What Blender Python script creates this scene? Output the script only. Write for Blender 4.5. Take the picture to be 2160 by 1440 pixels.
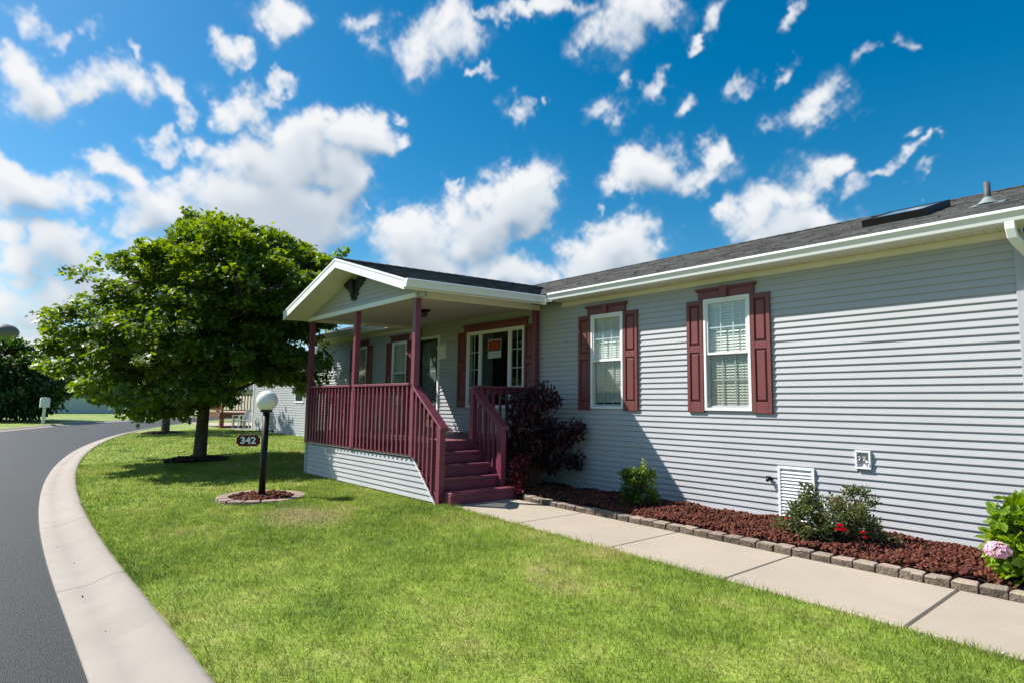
import bpy, math, random
import numpy as np
from mathutils import Vector, Matrix

S = bpy.context.scene
for o in list(bpy.data.objects):
    bpy.data.objects.remove(o)
R = math.radians
rng = np.random.default_rng(7)
random.seed(7)

# ------------------------------------------------------------------ camera
cam_d = bpy.data.cameras.new('camera')
cam = bpy.data.objects.new('camera', cam_d)
S.collection.objects.link(cam)
YAW, PITCH, ROLL = 0.85517, 0.10492, 0.01438
fw = Vector((-math.sin(YAW) * math.cos(PITCH), math.cos(YAW) * math.cos(PITCH), math.sin(PITCH)))
rt = Vector((math.cos(YAW), math.sin(YAW), 0.0))
up = rt.cross(fw)
r2 = rt * math.cos(ROLL) + up * math.sin(ROLL)
u2 = up * math.cos(ROLL) - rt * math.sin(ROLL)
M = Matrix((r2, u2, -fw)).transposed().to_4x4()
M.translation = Vector((0.0, -7.08, 1.278))
cam.matrix_world = M
cam_d.sensor_width = 36.0
cam_d.lens = 1268.8 / 2160 * 36.0
cam_d.clip_start = 0.05
cam_d.clip_end = 4000
S.camera = cam

# ------------------------------------------------------------------ light and exposure
SUN = Vector((-0.57, -0.39, 0.72)).normalized()
sun_d = bpy.data.lights.new('sun', 'SUN')
sun_d.energy = 5.0
sun_d.angle = R(0.53)
sun_d.color = (1.0, 0.945, 0.86)
sun = bpy.data.objects.new('sun', sun_d)
S.collection.objects.link(sun)
sun.rotation_euler = SUN.to_track_quat('Z', 'Y').to_euler()
S.view_settings.view_transform = 'Standard'
S.view_settings.look = 'None'
S.view_settings.gamma = 1.0
S.view_settings.use_curve_mapping = False
S.view_settings.exposure = 0.80
S.cycles.max_bounces = 6
S.cycles.diffuse_bounces = 3
S.cycles.glossy_bounces = 3
S.cycles.transmission_bounces = 4
S.cycles.transparent_max_bounces = 8
S.cycles.caustics_reflective = False
S.cycles.caustics_refractive = False

# cloud map: one azimuth / elevation grid of cumulus (alpha, brightness), computed here
BLOBS = [
    (5.43, 28.67, 10.58, -21.91, 4.17, -42.71, 0.8),
    (8.87, 43.05, 15.04, -28.13, 6.06, -55.61, 0.8),
    (28.06, 62.31, 46.34, -19.81, 22.02, -40.97, 0.7),
    (3.95, 27.0, 8.93, -9.64, 2.09, -22.38, 1.0),
    (5.28, 32.23, 9.66, -12.02, 3.08, -29.53, 0.9),
    (7.1, 19.83, 12.05, -12.43, 11.76, -29.25, 1.0),
    (8.63, 25.74, 12.27, -13.16, 9.93, -31.33, 0.9),
    (16.78, 61.56, 17.87, -25.17, 7.61, -51.77, 0.8),
    (3.54, 30.79, -3.61, -15.27, -5.64, -30.99, 1.0),
    (5.54, 44.74, -6.27, -21.32, -8.35, -46.08, 0.8),
    (7.13, 36.08, -3.56, -22.68, -5.88, -37.18, 0.9),
    (23.49, 59.46, 13.59, -47.4, 19.99, -96.38, 0.7),
    (12.59, 19.37, 9.55, -11.68, 15.31, -25.76, 1.1),
    (9.6, 22.65, 6.85, -11.63, 8.1, -28.6, 1.1),
    (12.39, 17.25, 12.47, -15.73, 44.76, -58.37, 0.9),
    (31.11, 79.5, 15.04, -22.19, 10.53, -55.95, 0.5),
    (10.31, 38.82, 8.54, -17.76, 6.88, -49.1, 0.8),
    (15.47, 40.11, 16.15, -11.05, 11.35, -34.29, 0.8),
    (20.4, 56.32, 10.77, -26.53, 12.24, -70.37, 0.6),
    (22.13, 13.73, 20.65, 3.15, 35.96, -20.52, 0.7),
    (10.38, 9.24, 5.88, -2.57, 14.8, -16.29, 1.15),
    (18.37, 19.01, 9.76, -7.91, 26.2, -35.27, 0.9),
    (29.29, 26.48, 12.55, -6.41, 22.89, -27.42, 0.7),
    (35.67, 39.74, 21.11, -7.85, 21.21, -28.06, 0.6),
    (42.55, 45.21, 11.09, -27.54, 49.96, -92.0, 0.7),
    (23.4, 21.26, 7.44, -5.46, 20.15, -34.27, 0.8),
    (56.66, 69.54, -13.7, -25.01, 10.2, -49.21, 0.7),
    (12.71, 8.27, 1.79, -2.56, 13.46, -18.28, 1.3),
    (19.62, 17.55, -1.71, -15.66, 18.78, -38.62, 1.0),
    (7.72, 8.18, -0.15, -24.26, 24.19, -48.61, 1.1),
    (34.05, 7.0, 16.86, 14.49, 31.96, -31.98, 0.75),
    (58.66, 28.78, 10.87, 1.67, 57.15, -77.8, 0.6),
    (22.07, 15.29, 4.6, -3.37, 22.83, -38.81, 0.7),
    (31.89, 50.93, -36.49, -30.98, -3.87, -29.23, 0.6),
    (26.12, 11.3, 10.85, 11.44, 45.12, -55.49, 0.6),
    (36.94, 18.41, 8.55, 2.83, 35.4, -55.95, 0.8),
    (50.06, 56.16, -56.67, -40.65, 3.65, -37.21, 0.6),
    (37.48, 23.0, -6.7, -16.79, 28.58, -63.51, 0.35),
    (16.5, 2.8, 7.88, 11.6, 19.47, -29.7, 0.95),
    (32.92, 4.66, 15.01, 15.75, 26.6, -40.27, 0.8),
    (38.99, -1.54, 25.73, 34.6, 41.86, -57.78, 0.65),
    (71.73, -0.96, 36.81, 38.29, 53.31, -78.08, 0.6),
    (43.85, 4.0, 20.29, 33.8, 60.95, -69.93, 0.7),
    (65.93, 23.47, -15.15, -15.41, 37.54, -101.9, 0.6),
    (13.36, 10.31, -1.12, -5.79, 7.52, -23.31, 1.3),
    (21.04, 17.21, -1.4, -7.91, 9.75, -32.31, 1.0),
    (12.9, 8.91, -1.29, -7.21, 10.14, -32.97, 1.0),
    (23.89, 4.79, 18.76, 16.45, 22.32, -27.17, 1.1),
    (52.73, 56.47, -28.93, -25.13, 0.23, -48.35, 0.6),
    (11.77, 3.57, 5.02, 7.23, 12.76, -25.74, 1.1),
    (15.19, 6.78, 2.81, 2.12, 12.48, -32.59, 1.0),
    (24.57, 4.21, 13.63, 14.82, 19.24, -35.97, 1.0),
    (12.96, 5.22, 2.44, 2.2, 9.21, -26.58, 1.1),
    (21.07, 7.37, 1.35, 0.55, 11.43, -36.95, 1.0),
    (41.16, 24.79, -4.14, -7.71, 11.56, -44.46, 0.8),
    (29.01, 2.35, 20.02, 24.33, 24.67, -47.25, 0.6),
    (28.52, 2.99, 13.29, 29.84, 39.69, -83.71, 0.7),
    (73.82, 6.4, 29.89, 31.8, 45.92, -99.32, 0.6),
    (55.91, 3.11, 31.6, 46.8, 50.08, -113.31, 0.4),
    (86.73, 13.39, 20.93, 21.57, 41.84, -123.62, 0.7),
    (10.57, 8.99, -0.36, -3.55, 4.16, -20.53, 1.4),
    (15.22, 11.64, -0.74, -4.18, 5.23, -25.69, 1.2),
    (12.78, 11.67, -0.21, -3.95, 4.43, -25.29, 1.2),
    (21.81, 15.88, -1.03, -4.62, 5.87, -32.25, 1.0),
    (12.69, 9.32, 8.18, 3.03, 14.5, -19.47, 1.3),
    (9.94, 9.37, 4.86, 0.16, 8.91, -16.78, 1.4),
    (7.51, 8.8, 2.3, -1.73, 5.67, -16.53, 1.4),
    (19.72, 20.99, 0.08, -6.87, 6.92, -31.52, 1.0),
    (8.73, 11.89, 4.69, -1.44, 8.22, -19.83, 1.25),
    (6.03, 9.05, 0.48, -4.39, 3.76, -25.35, 1.25),
    (7.66, 8.79, 0.17, -5.06, 5.01, -31.38, 1.2),
    (24.13, 23.98, 16.01, 1.35, 53.74, -81.18, 0.6),
    (7.89, 14.33, 5.02, -6.91, 8.78, -22.46, 1.3),
    (6.68, 12.52, 1.67, -11.14, 6.82, -29.57, 1.2),
    (26.7, 35.9, 10.77, -21.16, 32.93, -72.0, 0.7),
    (16.1, 25.97, 2.66, -21.55, 14.97, -59.37, 0.8),
    (4.73, 11.43, 1.78, -6.52, 3.48, -19.48, 1.4),
    (7.96, 15.73, 1.98, -7.2, 4.44, -22.07, 1.4),
    (4.29, 10.35, 1.34, -5.17, 3.03, -19.22, 1.3),
    (13.9, 27.68, 3.13, -7.42, 4.77, -26.29, 1.0),
    (1.7, 21.23, -4.25, -10.72, -6.11, -31.72, 1.1),
    (7.19, 39.61, 8.59, -15.46, 5.67, -50.81, 1.0),
    (3.34, 15.17, 2.74, -6.58, 2.87, -24.5, 1.3),
    (4.05, 13.96, 2.34, -6.63, 3.17, -23.64, 1.3),
    (2.36, 7.36, 1.02, -5.53, 3.02, -23.12, 1.3),
    (4.5, 24.96, 4.44, -6.11, 2.66, -24.98, 1.1),
    (1.2, 17.97, 2.04, -7.82, 0.56, -29.05, 1.2),
    (2.62, 34.76, 8.51, -10.42, 3.15, -36.63, 1.1),
    (3.27, 27.33, 5.5, -11.26, 4.29, -44.79, 1.0),
    (1.45, 30.18, 5.66, -7.5, 3.04, -36.45, 1.05),
    (0.33, 19.1, -1.32, -5.5, -1.73, -32.21, 1.15),
    (3.5, 21.63, 8.12, -4.45, 6.23, -25.61, 1.2),
    (0.57, 10.2, 1.13, -4.34, 3.14, -38.18, 1.1),
    (2.2, 14.86, 1.75, -3.58, 2.26, -25.07, 1.1),
    (0.4, 9.44, 0.75, -2.96, 3.24, -40.47, 1.05),
    (1.82, 7.11, 0.87, -4.27, 2.53, -23.64, 1.2),
    (5.57, 15.56, 1.83, -7.18, 4.36, -34.0, 1.1),
    (22.79, 28.32, 1.53, -36.73, 30.37, -68.07, 0.5),
    (23.38, 38.02, 3.15, -34.63, 25.6, -128.44, 0.4),
    (36.06, 66.91, 6.67, -34.64, 23.66, -130.02, 0.6),
]

CW, CH = 4096, 1024            # 360 deg x 90 deg

def up_axis(a, n, axis, wrap):
    m = a.shape[axis]
    t = (np.arange(n) + 0.5) * (m / n if wrap else (m - 1.001) / n)
    i = np.floor(t).astype(int)
    f = (t - i).astype(np.float32)
    w = [((-f + 2) * f - 1) * f / 2, ((3 * f - 5) * f * f + 2) / 2, ((-3 * f + 4) * f + 1) * f / 2, (f - 1) * f * f / 2]
    out = 0
    for k in range(4):
        j = i + k - 1
        j = j % m if wrap else np.clip(j, 0, m - 1)
        s = np.take(a, j, axis=axis)
        out = out + s * (w[k][None, :] if axis == 1 else w[k][:, None])
    return out

def fbm(cells, octaves, rough, seed):
    r = np.random.default_rng(seed)
    tot = np.zeros((CH, CW), np.float32)
    amp, ssum = 1.0, 0.0
    for o in range(octaves):
        c = min(cells * 2 ** o, CW // 2)
        g = r.random((max(4, c // 4 + 2), c)).astype(np.float32) - 0.5
        tot += amp * up_axis(up_axis(g, CW, 1, True), CH, 0, False)
        ssum += amp * amp
        amp *= rough
    return tot / math.sqrt(ssum)

def make_clouds():
    az = ((np.arange(CW) + 0.5) / CW * 2 - 1) * math.pi          # angle from +Y, clockwise
    el = (np.arange(CH) + 0.5) / CH * math.pi / 2
    wx = fbm(90, 6, 0.62, 1)
    wy = fbm(90, 6, 0.62, 2)
    big = fbm(64, 7, 0.60, 3)
    fine = 0.55 - np.abs(fbm(150, 5, 0.62, 4)) * 2.6          # billows
    wisp = fbm(130, 6, 0.72, 6)
    fine2 = 0.55 - np.abs(fbm(64, 4, 0.55, 5)) * 2.6
    AZ = az[None, :] + wx * 0.052
    EL = el[:, None] + wy * 0.042
    ce = np.cos(EL)
    X, Y, Z = ce * np.sin(AZ), ce * np.cos(AZ), np.sin(EL)
    d = np.full((CH, CW), -1.2, np.float32)
    blobs = list(BLOBS)
    rr = np.random.default_rng(11)
    while len(blobs) < 250:                                       # the same broken cumulus over the rest of the sky
        a0, e0 = rr.uniform(-math.pi, math.pi), math.asin(rr.uniform(0.06, 0.97))
        if -1.75 < a0 < 0.05 and e0 < 0.80:
            continue
        c = np.array([math.cos(e0) * math.sin(a0), math.cos(e0) * math.cos(a0), math.sin(e0)])
        t = np.array([math.cos(a0), -math.sin(a0), 0.0])
        s = np.cross(t, c)
        ru = rr.uniform(0.03, 0.10)
        rv = ru * rr.uniform(0.35, 0.75)
        for q in range(3):
            dc = t * rr.uniform(-1, 1) * ru + s * rr.uniform(-0.5, 0.5) * rv
            c2 = (c + dc) / np.linalg.norm(c + dc)
            t2 = t - c2 * (t @ c2)
            s2 = np.cross(t2, c2)
            blobs.append((*(t2 / ru), *(s2 / rv), 1.1))
    for b in blobs:
        u, v, w = np.array(b[0:3]), np.array(b[3:6]), b[6]
        c = np.cross(u, v)
        c /= np.linalg.norm(c)
        if c[2] < 0:
            c = -c
        a0, e0 = math.atan2(c[0], c[1]), math.asin(c[2])
        re = 2.3 / min(np.linalg.norm(u), np.linalg.norm(v)) + 0.02
        j0 = max(0, int((e0 - re) / (math.pi / 2) * CH))
        j1 = min(CH, int((e0 + re) / (math.pi / 2) * CH) + 2)
        ra = re / max(0.12, math.cos(min(e0 + re, 1.5)))
        i0 = int((a0 - ra + math.pi) / (2 * math.pi) * CW)
        i1 = int((a0 + ra + math.pi) / (2 * math.pi) * CW) + 2
        cols = np.arange(i0, min(i1, i0 + CW)) % CW
        xs, ys, zs = X[j0:j1][:, cols], Y[j0:j1][:, cols], Z[j0:j1][:, cols]
        A = xs * u[0] + ys * u[1] + zs * u[2]
        B = xs * v[0] + ys * v[1] + zs * v[2]
        g = w * 1.02 - (A * A + B * B) * 0.9
        g = np.where(xs * c[0] + ys * c[1] + zs * c[2] > 0, g, -1.2).astype(np.float32)
        cur = d[j0:j1][:, cols]
        k = 0.25                                                  # smooth union
        h = np.clip(0.5 + 0.5 * (g - cur) / k, 0, 1)
        d[j0:j1, cols] = cur * (1 - h) + g * h + k * h * (1 - h)
    core = d - 0.07 + big * 0.50 + fine * 0.20 + fine2 * 0.18
    den = core + wisp * 0.38
    al = np.clip(den / 1.08 + 0.05, 0, 1)
    al = al ** 1.15
    al = al * al * (3 - 2 * al)
    veil = np.clip((d + 0.55 + wisp * 0.9 + big * 0.5) / 1.6, 0, 1) ** 2 * 0.34
    al = 1 - (1 - al) * (1 - veil)
    thick = np.clip(core, 0, 1.1)

    def blur(a, n):
        for ax in (0, 1):
            c = np.cumsum(a, axis=ax, dtype=np.float64)
            a = ((np.roll(c, -n, ax) - np.roll(c, n, ax)) / (2 * n)).astype(np.float32)
        return a
    soft = blur(thick, 5)
    # light: how much cloud lies between this point and the sun (up and to the left of the view)
    sh = np.zeros_like(thick)
    for k in range(1, 17):
        dj, di = int(round(2.9 * k)), int(round(-2.0 * k))
        t = np.roll(soft, -di, axis=1)
        sh += np.concatenate([t[dj:], np.zeros((dj, CW), np.float32)], 0)
    base = blur(thick, 12)
    rel = np.roll(np.roll(base, 6, 0), 0, 1) * 0 + (soft - np.concatenate([base[9:], base[-9:]], 0))
    lit = np.exp(-0.125 * np.clip(sh - 2.4, 0, None))
    br = 0.47 + 0.55 * lit + np.clip(rel, -0.5, 0.5) * 0.55
    br = np.clip(br, 0.40, 1.06)
    return al.astype(np.float32), br.astype(np.float32), el

al, br, el_ = make_clouds()
img = bpy.data.images.new('cloud_map', CW, CH * 2, alpha=True, float_buffer=True)
img.colorspace_settings.name = 'Non-Color'
px = np.zeros((CH * 2, CW, 4), np.float32)
px[..., 3] = 1.0
px[CH:, :, 0] = al
px[CH:, :, 1] = br
px[:CH, :, 1] = 0.8
img.pixels.foreach_set(px.ravel())
img.update()
img.pack()
del px

world = bpy.data.worlds.new('World')
S.world = world
world.use_nodes = True
nt = world.node_tree
nt.nodes.clear()

def N(t, typ, **kw):
    n = t.nodes.new(typ)
    for k, v in kw.items():
        setattr(n, k, v)
    return n

sky = N(nt, 'ShaderNodeTexSky', sky_type='NISHITA', sun_disc=False)
sky.sun_elevation = math.asin(SUN.z)
sky.sun_rotation = math.atan2(SUN.x, SUN.y)
sky.air_density = 1.0
sky.dust_density = 0.6
sky.ozone_density = 2.5
hs = N(nt, 'ShaderNodeHueSaturation')
hs.inputs['Hue'].default_value = 0.488
hs.inputs['Saturation'].default_value = 1.5
hs.inputs['Value'].default_value = 0.91
nt.links.new(sky.outputs[0], hs.inputs['Color'])
tc = N(nt, 'ShaderNodeTexCoord')
rot = N(nt, 'ShaderNodeVectorRotate', rotation_type='Z_AXIS')
env = N(nt, 'ShaderNodeTexEnvironment', image=img, interpolation='Cubic')
# environment lookup is u = atan2(y, -x); turn it so that u = azimuth from +Y, clockwise
rot.inputs['Angle'].default_value = R(-90)
nt.links.new(tc.outputs['Generated'], rot.inputs['Vector'])
nt.links.new(rot.outputs[0], env.inputs['Vector'])
sep = N(nt, 'ShaderNodeSeparateColor')
nt.links.new(env.outputs[0], sep.inputs[0])
ramp = N(nt, 'ShaderNodeValToRGB')
e = ramp.color_ramp.elements
e[0].position, e[0].color = 0.35, (0.28, 0.39, 0.52, 1)
e[1].position, e[1].color = 1.0, (0.93, 0.945, 0.97, 1)
m_ = ramp.color_ramp.elements.new(0.72)
m_.color = (0.76, 0.815, 0.88, 1)
nt.links.new(sep.outputs[1], ramp.inputs[0])
scl = N(nt, 'ShaderNodeVectorMath', operation='SCALE')
scl.inputs['Scale'].default_value = 6.7
nt.links.new(ramp.outputs[0], scl.inputs[0])
mx = N(nt, 'ShaderNodeMix', data_type='RGBA')
nt.links.new(sep.outputs[0], mx.inputs[0])
nt.links.new(hs.outputs[0], mx.inputs[6])
nt.links.new(scl.outputs[0], mx.inputs[7])
bg = N(nt, 'ShaderNodeBackground')
bg.inputs['Strength'].default_value = 0.084
nt.links.new(mx.outputs[2], bg.inputs['Color'])
wo = N(nt, 'ShaderNodeOutputWorld')
nt.links.new(bg.outputs[0], wo.inputs['Surface'])

# ------------------------------------------------------------------ mesh and object helpers
class MB:
    def __init__(s):
        s.v, s.f = [], []

    def add(s, vs, fs):
        n = len(s.v)
        s.v += [tuple(p) for p in vs]
        s.f += [tuple(i + n for i in q) for q in fs]
        return s

    def box(s, x0, x1, y0, y1, z0, z1):
        return s.add([(x0, y0, z0), (x1, y0, z0), (x1, y1, z0), (x0, y1, z0), (x0, y0, z1), (x1, y0, z1), (x1, y1, z1), (x0, y1, z1)],
                     [(0, 3, 2, 1), (4, 5, 6, 7), (0, 1, 5, 4), (1, 2, 6, 5), (2, 3, 7, 6), (3, 0, 4, 7)])

    def prism(s, poly, axis, a0, a1):
        # poly: 2d outline; axis 'x' -> (y,z), 'y' -> (x,z), 'z' -> (x,y)
        n = len(poly)
        def P(p, a):
            return {'x': (a, p[0], p[1]), 'y': (p[0], a, p[1]), 'z': (p[0], p[1], a)}[axis]
        vs = [P(p, a0) for p in poly] + [P(p, a1) for p in poly]
        fs = [tuple(range(n)), tuple(range(2 * n - 1, n - 1, -1))]
        fs += [(i, i + n, (i + 1) % n + n, (i + 1) % n) for i in range(n)]
        return s.add(vs, fs)

    def tube(s, pts, rad, n=8, cap=True):
        pts = [Vector(p) for p in pts]
        if not isinstance(rad, (list, tuple)):
            rad = [rad] * len(pts)
        rings = []
        ref = None
        for i, p in enumerate(pts):
            d = (pts[min(i + 1, len(pts) - 1)] - pts[max(i - 1, 0)]).normalized()
            if ref is None:
                ref = Vector((0, 0, 1)) if abs(d.z) < 0.9 else Vector((1, 0, 0))
            a = d.cross(ref).normalized()
            b = a.cross(d).normalized()
            ref = b
            rings.append([p + (a * math.cos(2 * math.pi * k / n) + b * math.sin(2 * math.pi * k / n)) * rad[i] for k in range(n)])
        vs = [q for r_ in rings for q in r_]
        fs = []
        for i in range(len(pts) - 1):
            for k in range(n):
                fs.append((i * n + k, i * n + (k + 1) % n, (i + 1) * n + (k + 1) % n, (i + 1) * n + k))
        if cap:
            fs.append(tuple(range(n - 1, -1, -1)))
            fs.append(tuple((len(pts) - 1) * n + k for k in range(n)))
        return s.add(vs, fs)

    def lathe(s, prof, c, n=24):
        vs, fs = [], []
        for (r_, z) in prof:
            vs += [(c[0] + r_ * math.cos(2 * math.pi * k / n), c[1] + r_ * math.sin(2 * math.pi * k / n), c[2] + z) for k in range(n)]
        for i in range(len(prof) - 1):
            for k in range(n):
                fs.append((i * n + k, i * n + (k + 1) % n, (i + 1) * n + (k + 1) % n, (i + 1) * n + k))
        fs.append(tuple(range(n - 1, -1, -1)))
        fs.append(tuple((len(prof) - 1) * n + k for k in range(n)))
        return s.add(vs, fs)

    def quad(s, a, b, c, d):
        return s.add([a, b, c, d], [(0, 1, 2, 3)])


WPOS = {}

def thing(name, label, cat, loc, group=None, kind=None):
    o = bpy.data.objects.new(name, None)
    o.empty_display_size = 0.2
    S.collection.objects.link(o)
    o.location = loc
    WPOS[o.name] = Vector(loc)
    tag(o, label, cat, group, kind)
    return o

def tag(o, label=None, cat=None, group=None, kind=None):
    if label: o['label'] = label
    if cat: o['category'] = cat
    if group: o['group'] = group
    if kind: o['kind'] = kind
    return o

def obj(name, mb, m, parent=None, smooth=False, bevel=0.0, origin=None):
    v = np.array(mb.v, dtype=float)
    c = np.array(origin if origin is not None else [(v[:, 0].min() + v[:, 0].max()) / 2, (v[:, 1].min() + v[:, 1].max()) / 2, v[:, 2].min()])
    me = bpy.data.meshes.new(name)
    me.from_pydata([tuple(p) for p in v - c], [], mb.f)
    if smooth:
        me.polygons.foreach_set('use_smooth', [True] * len(me.polygons))
    me.update()
    if m: me.materials.append(m)
    o = bpy.data.objects.new(name, me)
    S.collection.objects.link(o)
    w = Vector(c)
    WPOS[o.name] = w
    if parent:
        o.parent = parent
        o.location = w - WPOS[parent.name]
    else:
        o.location = w
    if bevel:
        b = o.modifiers.new('bevel', 'BEVEL')
        b.width = bevel
        b.segments = 1
        b.limit_method = 'ANGLE'
        b.angle_limit = R(40)
    return o

def raw(name, V, F, m, parent=None, smooth=False, attr=None):
    """a big mesh from numpy arrays, world coordinates; F is (n,3) or (n,4)"""
    V = np.asarray(V, np.float32)
    F = np.asarray(F, np.int32)
    k = F.shape[1]
    me = bpy.data.meshes.new(name)
    me.vertices.add(len(V))
    p = WPOS[parent.name] if parent else Vector((0, 0, 0))
    me.vertices.foreach_set('co', (V - np.array(p, np.float32)).ravel())
    me.loops.add(F.size)
    me.loops.foreach_set('vertex_index', F.ravel())
    me.polygons.add(len(F))
    me.polygons.foreach_set('loop_start', np.arange(0, F.size, k, dtype=np.int32))
    if smooth:
        me.polygons.foreach_set('use_smooth', np.ones(len(F), bool))
    if attr:
        for nm, val in attr.items():
            a = me.attributes.new(nm, 'FLOAT', 'POINT')
            a.data.foreach_set('value', np.asarray(val, np.float32))
    me.update(calc_edges=True)
    if m: me.materials.append(m)
    o = bpy.data.objects.new(name, me)
    S.collection.objects.link(o)
    if parent: o.parent = parent
    WPOS[o.name] = p
    return o

# ------------------------------------------------------------------ materials
def lin(c):
    return tuple(((x / 12.92) if x <= 0.04045 else ((x + 0.055) / 1.055) ** 2.4) for x in c)

def mat(name, col, rough=0.6, var=0.12, scale=6.0, detail=4, stretch=(1, 1, 1), bump=0.0, bscale=80.0, bdist=0.01,
        rnd=0.0, isl=0.0, spec=0.4, metal=0.0, col2=None, dirt=0.0, dirtcol=(0.2, 0.17, 0.13), dscale=1.3, transl=0.0, tcol=None, objrnd_h=0.0):
    m = bpy.data.materials.new(name)
    m.use_nodes = True
    t = m.node_tree
    p = t.nodes['Principled BSDF']
    p.inputs['Roughness'].default_value = rough
    p.inputs['Specular IOR Level'].default_value = spec
    p.inputs['Metallic'].default_value = metal
    g = N(t, 'ShaderNodeNewGeometry')
    mp = N(t, 'ShaderNodeMapping')
    mp.inputs['Scale'].default_value = stretch
    t.links.new(g.outputs['Position'], mp.inputs['Vector'])
    n = N(t, 'ShaderNodeTexNoise')
    n.inputs['Scale'].default_value = scale
    n.inputs['Detail'].default_value = detail
    n.inputs['Roughness'].default_value = 0.65
    t.links.new(mp.outputs[0], n.inputs['Vector'])
    cr = N(t, 'ShaderNodeValToRGB')
    c2 = col2 if col2 else col
    lo = tuple(x * (1 - var) for x in col)
    hi = tuple(min(1, x * (1 + var)) for x in c2)
    cr.color_ramp.elements[0].position = 0.30
    cr.color_ramp.elements[0].color = (*lo, 1)
    cr.color_ramp.elements[1].position = 0.70
    cr.color_ramp.elements[1].color = (*hi, 1)
    t.links.new(n.outputs['Fac'], cr.inputs[0])
    out = cr.outputs[0]
    if dirt:
        n2 = N(t, 'ShaderNodeTexNoise')
        n2.inputs['Scale'].default_value = dscale
        n2.inputs['Detail'].default_value = 6
        n2.inputs['Roughness'].default_value = 0.7
        t.links.new(mp.outputs[0], n2.inputs['Vector'])
        mr = N(t, 'ShaderNodeMapRange')
        mr.inputs[1].default_value = 0.48
        mr.inputs[2].default_value = 0.75
        mr.inputs[4].default_value = dirt
        t.links.new(n2.outputs['Fac'], mr.inputs[0])
        x = N(t, 'ShaderNodeMix', data_type='RGBA')
        t.links.new(mr.outputs[0], x.inputs[0])
        t.links.new(out, x.inputs[6])
        x.inputs[7].default_value = (*dirtcol, 1)
        out = x.outputs[2]
    if rnd or isl:
        h = N(t, 'ShaderNodeHueSaturation')
        mr = N(t, 'ShaderNodeMapRange')
        k = rnd or isl
        mr.inputs[3].default_value = 1 - k
        mr.inputs[4].default_value = 1 + k
        src = N(t, 'ShaderNodeObjectInfo').outputs['Random'] if rnd else g.outputs['Random Per Island']
        t.links.new(src, mr.inputs[0])
        t.links.new(mr.outputs[0], h.inputs['Value'])
        if objrnd_h:
            wn = N(t, 'ShaderNodeTexWhiteNoise', noise_dimensions='1D')
            t.links.new(src, wn.inputs['W'])
            mr2 = N(t, 'ShaderNodeMapRange')
            mr2.inputs[3].default_value = 0.5 - objrnd_h
            mr2.inputs[4].default_value = 0.5 + objrnd_h
            t.links.new(wn.outputs[0], mr2.inputs[0])
            t.links.new(mr2.outputs[0], h.inputs['Hue'])
        t.links.new(out, h.inputs['Color'])
        out = h.outputs[0]
    t.links.new(out, p.inputs['Base Color'])
    if bump:
        n3 = N(t, 'ShaderNodeTexNoise')
        n3.inputs['Scale'].default_value = bscale
        n3.inputs['Detail'].default_value = 5
        t.links.new(mp.outputs[0], n3.inputs['Vector'])
        b = N(t, 'ShaderNodeBump')
        b.inputs['Strength'].default_value = bump
        b.inputs['Distance'].default_value = bdist
        t.links.new(n3.outputs['Fac'], b.inputs['Height'])
        t.links.new(b.outputs[0], p.inputs['Normal'])
    if transl:
        tr = N(t, 'ShaderNodeBsdfTranslucent')
        h2 = N(t, 'ShaderNodeHueSaturation')
        h2.inputs['Hue'].default_value = 0.485
        h2.inputs['Saturation'].default_value = 1.15
        h2.inputs['Value'].default_value = tcol if tcol else 1.6
        t.links.new(out, h2.inputs['Color'])
        t.links.new(h2.outputs[0], tr.inputs['Color'])
        ms = N(t, 'ShaderNodeMixShader')
        ms.inputs[0].default_value = transl
        t.links.new(p.outputs[0], ms.inputs[1])
        t.links.new(tr.outputs[0], ms.inputs[2])
        t.links.new(ms.outputs[0], t.nodes['Material Output'].inputs['Surface'])
    return m

def glass_mat(name, tint=(0.93, 0.96, 0.96), base=0.055):
    m = bpy.data.materials.new(name)
    m.use_nodes = True
    t = m.node_tree
    t.nodes.remove(t.nodes['Principled BSDF'])
    tr = N(t, 'ShaderNodeBsdfTransparent')
    tr.inputs[0].default_value = (*tint, 1)
    gl = N(t, 'ShaderNodeBsdfGlossy')
    gl.inputs['Roughness'].default_value = 0.02
    n = N(t, 'ShaderNodeTexNoise')
    n.inputs['Scale'].default_value = 1.7
    b = N(t, 'ShaderNodeBump')
    b.inputs['Strength'].default_value = 0.05
    b.inputs['Distance'].default_value = 0.05
    t.links.new(n.outputs['Fac'], b.inputs['Height'])
    t.links.new(b.outputs[0], gl.inputs['Normal'])
    lw = N(t, 'ShaderNodeLayerWeight')
    pw = N(t, 'ShaderNodeMath', operation='POWER')
    pw.inputs[1].default_value = 5.0
    t.links.new(lw.outputs['Facing'], pw.inputs[0])
    mr = N(t, 'ShaderNodeMapRange')
    mr.inputs[3].default_value = base
    mr.inputs[4].default_value = 1.0
    t.links.new(pw.outputs[0], mr.inputs[0])
    ms = N(t, 'ShaderNodeMixShader')
    t.links.new(mr.outputs[0], ms.inputs[0])
    t.links.new(tr.outputs[0], ms.inputs[1])
    t.links.new(gl.outputs[0], ms.inputs[2])
    t.links.new(ms.outputs[0], t.nodes['Material Output'].inputs['Surface'])
    return m

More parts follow.
